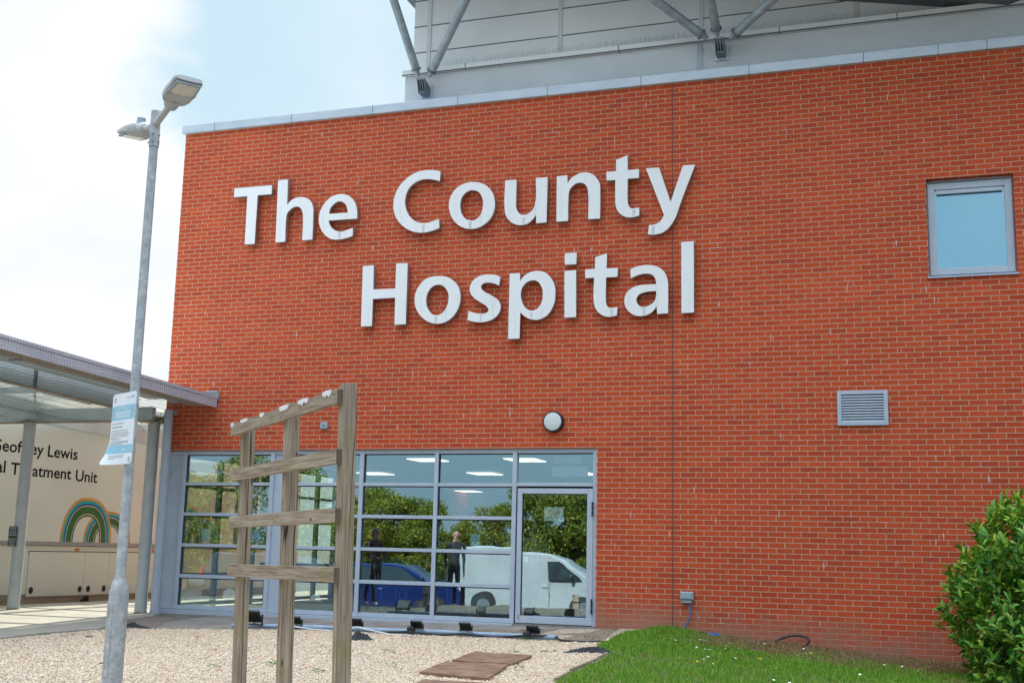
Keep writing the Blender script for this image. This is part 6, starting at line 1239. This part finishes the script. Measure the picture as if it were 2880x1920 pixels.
# ---------------------------------------------------------------- car park across the path: what the glass reflects
def vehicle(name, label, cat, at, rz, L, Wd, prof, belt, wins, wheels, wr, paint, lamp_z, hatch=None):
    """side profile (x from rear 0 to front L, z) lofted across the width with tumblehome"""
    t = thing(name, label, cat, at, local=True, rz=rz); ztop = max(p[1] for p in prof)
    def inset(z): return 0 if z <= belt else .16*((z-belt)/(ztop-belt))**1.3
    K = [-1, -.93, 0, .93, 1]; vs = []; fs = []; n = len(prof)
    for k in K:
        for x, z in prof:
            e = abs(k) == 1; cx = L/2; sc = .985 if e else 1.0; vs.append((cx+(x-cx)*sc, k*(Wd/2 - inset(z)), (z-.6)*sc+.6 if e else z))
    for i in range(len(K)-1):
        for q in range(n): fs.append((i*n+q, i*n+(q+1) % n, (i+1)*n+(q+1) % n, (i+1)*n+q))
    fs += [tuple(range(n-1, -1, -1)), tuple((len(K)-1)*n+q for q in range(n))]
    m = MB(); m.add(vs, fs); body = m.build('body', paint, t, bevel=.035, smooth=True, fixn=True)
    for w in wins:
        for sd in (1, -1):
            m = MB(); a = [(x, sd*(Wd/2-inset(z)+.006), z) for x, z in w]; b = [(x, sd*(Wd/2-inset(z)-.03), z) for x, z in w]; q = len(w)
            m.add(a+b, [tuple(range(q)), tuple(range(2*q-1, q-1, -1))] + [(i, i+q, (i+1) % q+q, (i+1) % q) for i in range(q)]); m.build('window', M['autoglass'], t, fixn=True)
    for x in wheels:
        for sd in (1, -1):
            y = sd*(Wd/2-.10); m = MB(); m.tube([(x, y-.10*sd, wr), (x, y-.08*sd, wr), (x, y+.09*sd, wr), (x, y+.108*sd, wr)], [wr*.9, wr, wr, wr*.9], 28); w = m.build('wheel', M['rubber'], t, smooth=True)
            m = MB(); m.tube([(x, y+.09*sd, wr), (x, y+.112*sd, wr)], [wr*.64, wr*.58], 20)
            for k in range(5): a = 2*math.pi*k/5; m.obox((x+wr*.33*math.cos(a), y+.115*sd, wr+wr*.33*math.sin(a)), (wr*.27*math.cos(a), 0, wr*.27*math.sin(a)), (-wr*.07*math.sin(a), 0, wr*.07*math.cos(a)), (0, .006, 0))
            m.build('rim', M['chrome'] if name != 'panel_van' else M['bracket'], w)
            m = MB(); m.prism([((wr+.05)*math.cos(math.pi*k/14), (wr+.05)*math.sin(math.pi*k/14)) for k in range(15)], (x, sd*(Wd/2+.004), wr), (1, 0, 0), (0, 0, 1), (0, -sd*.02, 0)); m.build('wheel_arch', M['black'], t, fixn=True)
    m = MB()
    for sd in (1, -1): m.box(-.012, .06, sd*(Wd/2-.11)-.075, sd*(Wd/2-.11)+.122*(1 if sd > 0 else .6), lamp_z, lamp_z+.36)
    pieces(m, 'tail_light', M['redlamp'], t, bevel=.02)
    m = MB()
    for sd in (1, -1): m.box(L-.22, L-.005, sd*(Wd/2-.30)-.09, sd*(Wd/2-.30)+.18*(1 if sd > 0 else .5), lamp_z-.12, lamp_z+.06)
    pieces(m, 'headlight', M['headlamp'], t, bevel=.03)
    m = MB(); m.box(-.05, .25, -Wd/2+.06, Wd/2-.06, .32, .55); m.box(L-.3, L+.03, -Wd/2+.08, Wd/2-.08, .24, .50); m.box(.5, L-.5, -Wd/2+.01, Wd/2-.01, .20, .30); pieces(m, 'bumper', M['black'], t, bevel=.03)
    m = MB()
    for x in (hatch or []):
        for sd in (1, -1): m.tube([(x, sd*(Wd/2+.01), belt-.16), (x+.03, sd*(Wd/2+.03), belt-.155), (x+.15, sd*(Wd/2+.03), belt-.155), (x+.18, sd*(Wd/2+.01), belt-.16)], .014, 8)
    pieces(m, 'door_handle', paint, t)
    m = MB()
    for x in ([h+.22 for h in hatch] if hatch else []):
        for sd in (1, -1): m.box(x-.004, x+.004, sd*(Wd/2)-.004, sd*(Wd/2)+.002, .35, belt)
    pieces(m, 'door_gap', M['dark'], t)
    m = MB()
    for sd in (1, -1): m.box(L*.70, L*.70+.1, sd*(Wd/2+.02)-.02, sd*(Wd/2+.16), belt+.02, belt+.18) if sd > 0 else m.box(L*.70, L*.70+.1, -(Wd/2+.16), -(Wd/2)+.02, belt+.02, belt+.18)
    pieces(m, 'wing_mirror', M['black'], t, bevel=.03)
    return t
VAN = [(.02, .42), (.0, 1.0), (.06, 1.6), (.14, 1.83), (.3, 1.90), (2.2, 1.915), (3.0, 1.88), (3.45, 1.74), (4.05, 1.27), (4.72, 1.05), (4.93, .82), (4.96, .45), (4.8, .26), (.2, .28)]
vehicle('panel_van', 'white panel van parked across the path, seen reflected in the panes beside the door', 'van', (-9.9, -16.9, -.80), R_(-8), 5.2, 1.92, VAN, 1.12, [[(2.95, 1.14), (3.95, 1.14), (3.88, 1.22), (3.42, 1.62), (3.28, 1.68), (2.92, 1.68)]], [.86, 4.0], .33, M['vanwhite'], .92, [1.9, 2.75])
CAR = [(.03, .45), (.0, .8), (.08, 1.02), (.42, 1.42), (.62, 1.52), (1.9, 1.55), (2.5, 1.50), (3.35, 1.02), (4.1, .90), (4.32, .70), (4.34, .45), (4.2, .24), (.2, .26)]
vehicle('hatchback', 'blue hatchback with chrome window trim, seen reflected in the third glazed bay', 'car', (-13.9, -16.15, -.86), R_(-8), 4.34, 1.80, CAR, 1.02, [[(.55, 1.05), (1.45, 1.03), (1.47, 1.44), (.78, 1.44)], [(1.52, 1.03), (3.0, 1.02), (2.45, 1.42), (1.9, 1.45), (1.52, 1.44)]], [.78, 3.45], .32, M['carblue'], .80, [.98, 2.0])
SUV = [(.03, .5), (.0, 1.0), (.08, 1.3), (.28, 1.66), (.5, 1.73), (2.4, 1.74), (2.9, 1.66), (3.55, 1.15), (4.35, 1.05), (4.6, .85), (4.62, .5), (4.45, .3), (.2, .32)]
vehicle('estate_car', 'dark grey off-road car, seen reflected in the left glazed bays', 'car', (-17.6, -15.6, -.86), R_(-8), 4.62, 1.88, SUV, 1.14, [[(.45, 1.18), (1.5, 1.17), (1.52, 1.6), (.6, 1.6)], [(1.58, 1.17), (3.15, 1.16), (2.8, 1.56), (2.5, 1.62), (1.58, 1.62)]], [.85, 3.7], .36, M['cargrey'], .95, [1.05, 2.1])
bl = thing('bollard', 'square timber bollard along the kerb of the car park', 'bollard', (0, 0, 0), 'timber bollards along the car park', local=True)
m = MB(); m.add([(-.075,-.075,-.2),(.075,-.075,-.2),(.075,.075,-.2),(-.075,.075,-.2),(-.075,-.075,.78),(.075,-.075,.78),(.075,.075,.86),(-.075,.075,.86)], [(3,2,1,0),(4,5,6,7),(0,1,5,4),(1,2,6,5),(2,3,7,6),(3,0,4,7)]); m.build('shaft', M['wood_z'], bl, bevel=.008)
m = MB(); m.box(-.077, .077, -.077, .077, .62, .66); m.build('groove', M['dark'], bl)
for i, (x, y) in enumerate([(-8.9, -12.2), (-6.9, -13.0), (-5.2, -13.6), (-10.9, -11.5), (-12.9, -10.9)]):
    d = bl if i == 0 else dup(bl); d.location = (x, y, gz(x, y)); d.rotation_euler = (0, 0, R_(-8))

# trees beyond the car park
def tree_meshes(seed, H, Rr, conif=False):
    rng = np.random.default_rng(seed); rr = random.Random(seed); tr = MB(); pts = [(0, 0, -.3), (.05, .02, H*.25), (rr.uniform(-.1, .1), rr.uniform(-.1, .1), H*.5), (rr.uniform(-.15, .15), rr.uniform(-.15, .15), H*.85)]
    tr.tube(pts, [.16, .12, .08, .025], 9); cl = []
    nb = 26
    for i in range(nb):
        z0 = H*rr.uniform(.22, .85); a = rr.uniform(0, 6.28); r = Rr*(1-.55*(z0/H))*rr.uniform(.5, 1.0)*(1 if not conif else 1.1*(1-z0/H)+.25); z1 = z0+rr.uniform(.1, .5)*(1 if not conif else -.3)
        p = Vector((r*math.cos(a), r*math.sin(a), z1)); tr.tube([(0, 0, z0), (p.x*.5, p.y*.5, (z0+z1)/2+.1), p], [.045, .03, .01], 6); cl += [(p, rr.uniform(.35, .75)), (p*.6+Vector((0, 0, z1*.4)), rr.uniform(.35, .7))]
    cl.append((Vector((0, 0, H*.9)), .5)); cl.append((Vector((0, 0, H*.7)), .7))
    P = []
    for p, r in cl:
        n = int(150*r/.5); d = rng.normal(size=(n, 3)); d /= np.linalg.norm(d, axis=1, keepdims=True); P.append(np.array(p)+d*(r*rng.uniform(.35, 1, n)**.6)[:, None]*np.array([1, 1, .8]))
    P = np.concatenate(P); P = P[P[:, 2] > .3]; n = len(P); D = rng.normal(size=(n, 3)); U = rng.normal(size=(n, 3))+np.array([0, 0, 1.2])
    V, F = leaf_quads(P, D, U, rng.uniform(.10, .2, n), rng.uniform(.06, .11, n)); return tr, mesh_np('crown', V, F, M['treeleaf'])
KINDS = []
for seed, H, Rr, lab in ((1, 5.2, 2.2, 'broad green tree beyond the car park, seen only as a reflection'), (2, 6.2, 2.0, 'taller green tree beyond the car park, seen only as a reflection'), (3, 4.4, 2.4, 'low bushy tree beyond the car park, seen only as a reflection')):
    tr, cr = tree_meshes(seed, H, Rr); t = thing('tree', lab, 'tree', (0, 0, 0), 'trees reflected in the glazing', local=True); tr.build('trunk', M['bark'], t, smooth=True); link('crown', cr, t); KINDS.append(t)
rr = random.Random(6); used = [False]*3
for i in range(46):
    x = -42 + i*1.05 + rr.uniform(-.5, .5); y = -30.5 - (x+28)*.10 + rr.uniform(-1.2, 1.2) - [0, 2.2, 1.0, 3.2][i % 4]; k = [0, 2, 0, 1, 2, 0, 2][i % 7] if x > -27 else [1, 0, 1][i % 3]
    d = KINDS[k] if not used[k] else dup(KINDS[k]); used[k] = True
    d.location = (x, y, gz(x, y)); d.rotation_euler = (0, 0, rr.uniform(0, 6.28)); sc = rr.uniform(.66, 1.12)*(1.05 if x < -27 else .88); d.scale = (sc, sc, sc)

# taller unseen trees added behind the viewpoint to shade the low wall from sky
for i, (x, y, k, sc) in enumerate([(7.5, -24.0, 1, 1.45), (11.5, -23.0, 0, 1.7), (15.5, -24.5, 1, 1.5), (19.5, -22.5, 0, 1.8), (9.5, -28.0, 1, 1.5), (23.5, -24.0, 1, 1.6)]):
    d = dup(KINDS[k], 'unseen tall tree added behind the viewpoint to shade the low wall'); d.location = (x, y, gz(x, y)); d.rotation_euler = (0, 0, i*1.1); d.scale = (sc, sc, sc)

# ---------------------------------------------------------------- tidy up
for o in LOCAL:
    if '_local' in o: del o['_local']
for o in bpy.data.objects:
    if '_local' in o: del o['_local']
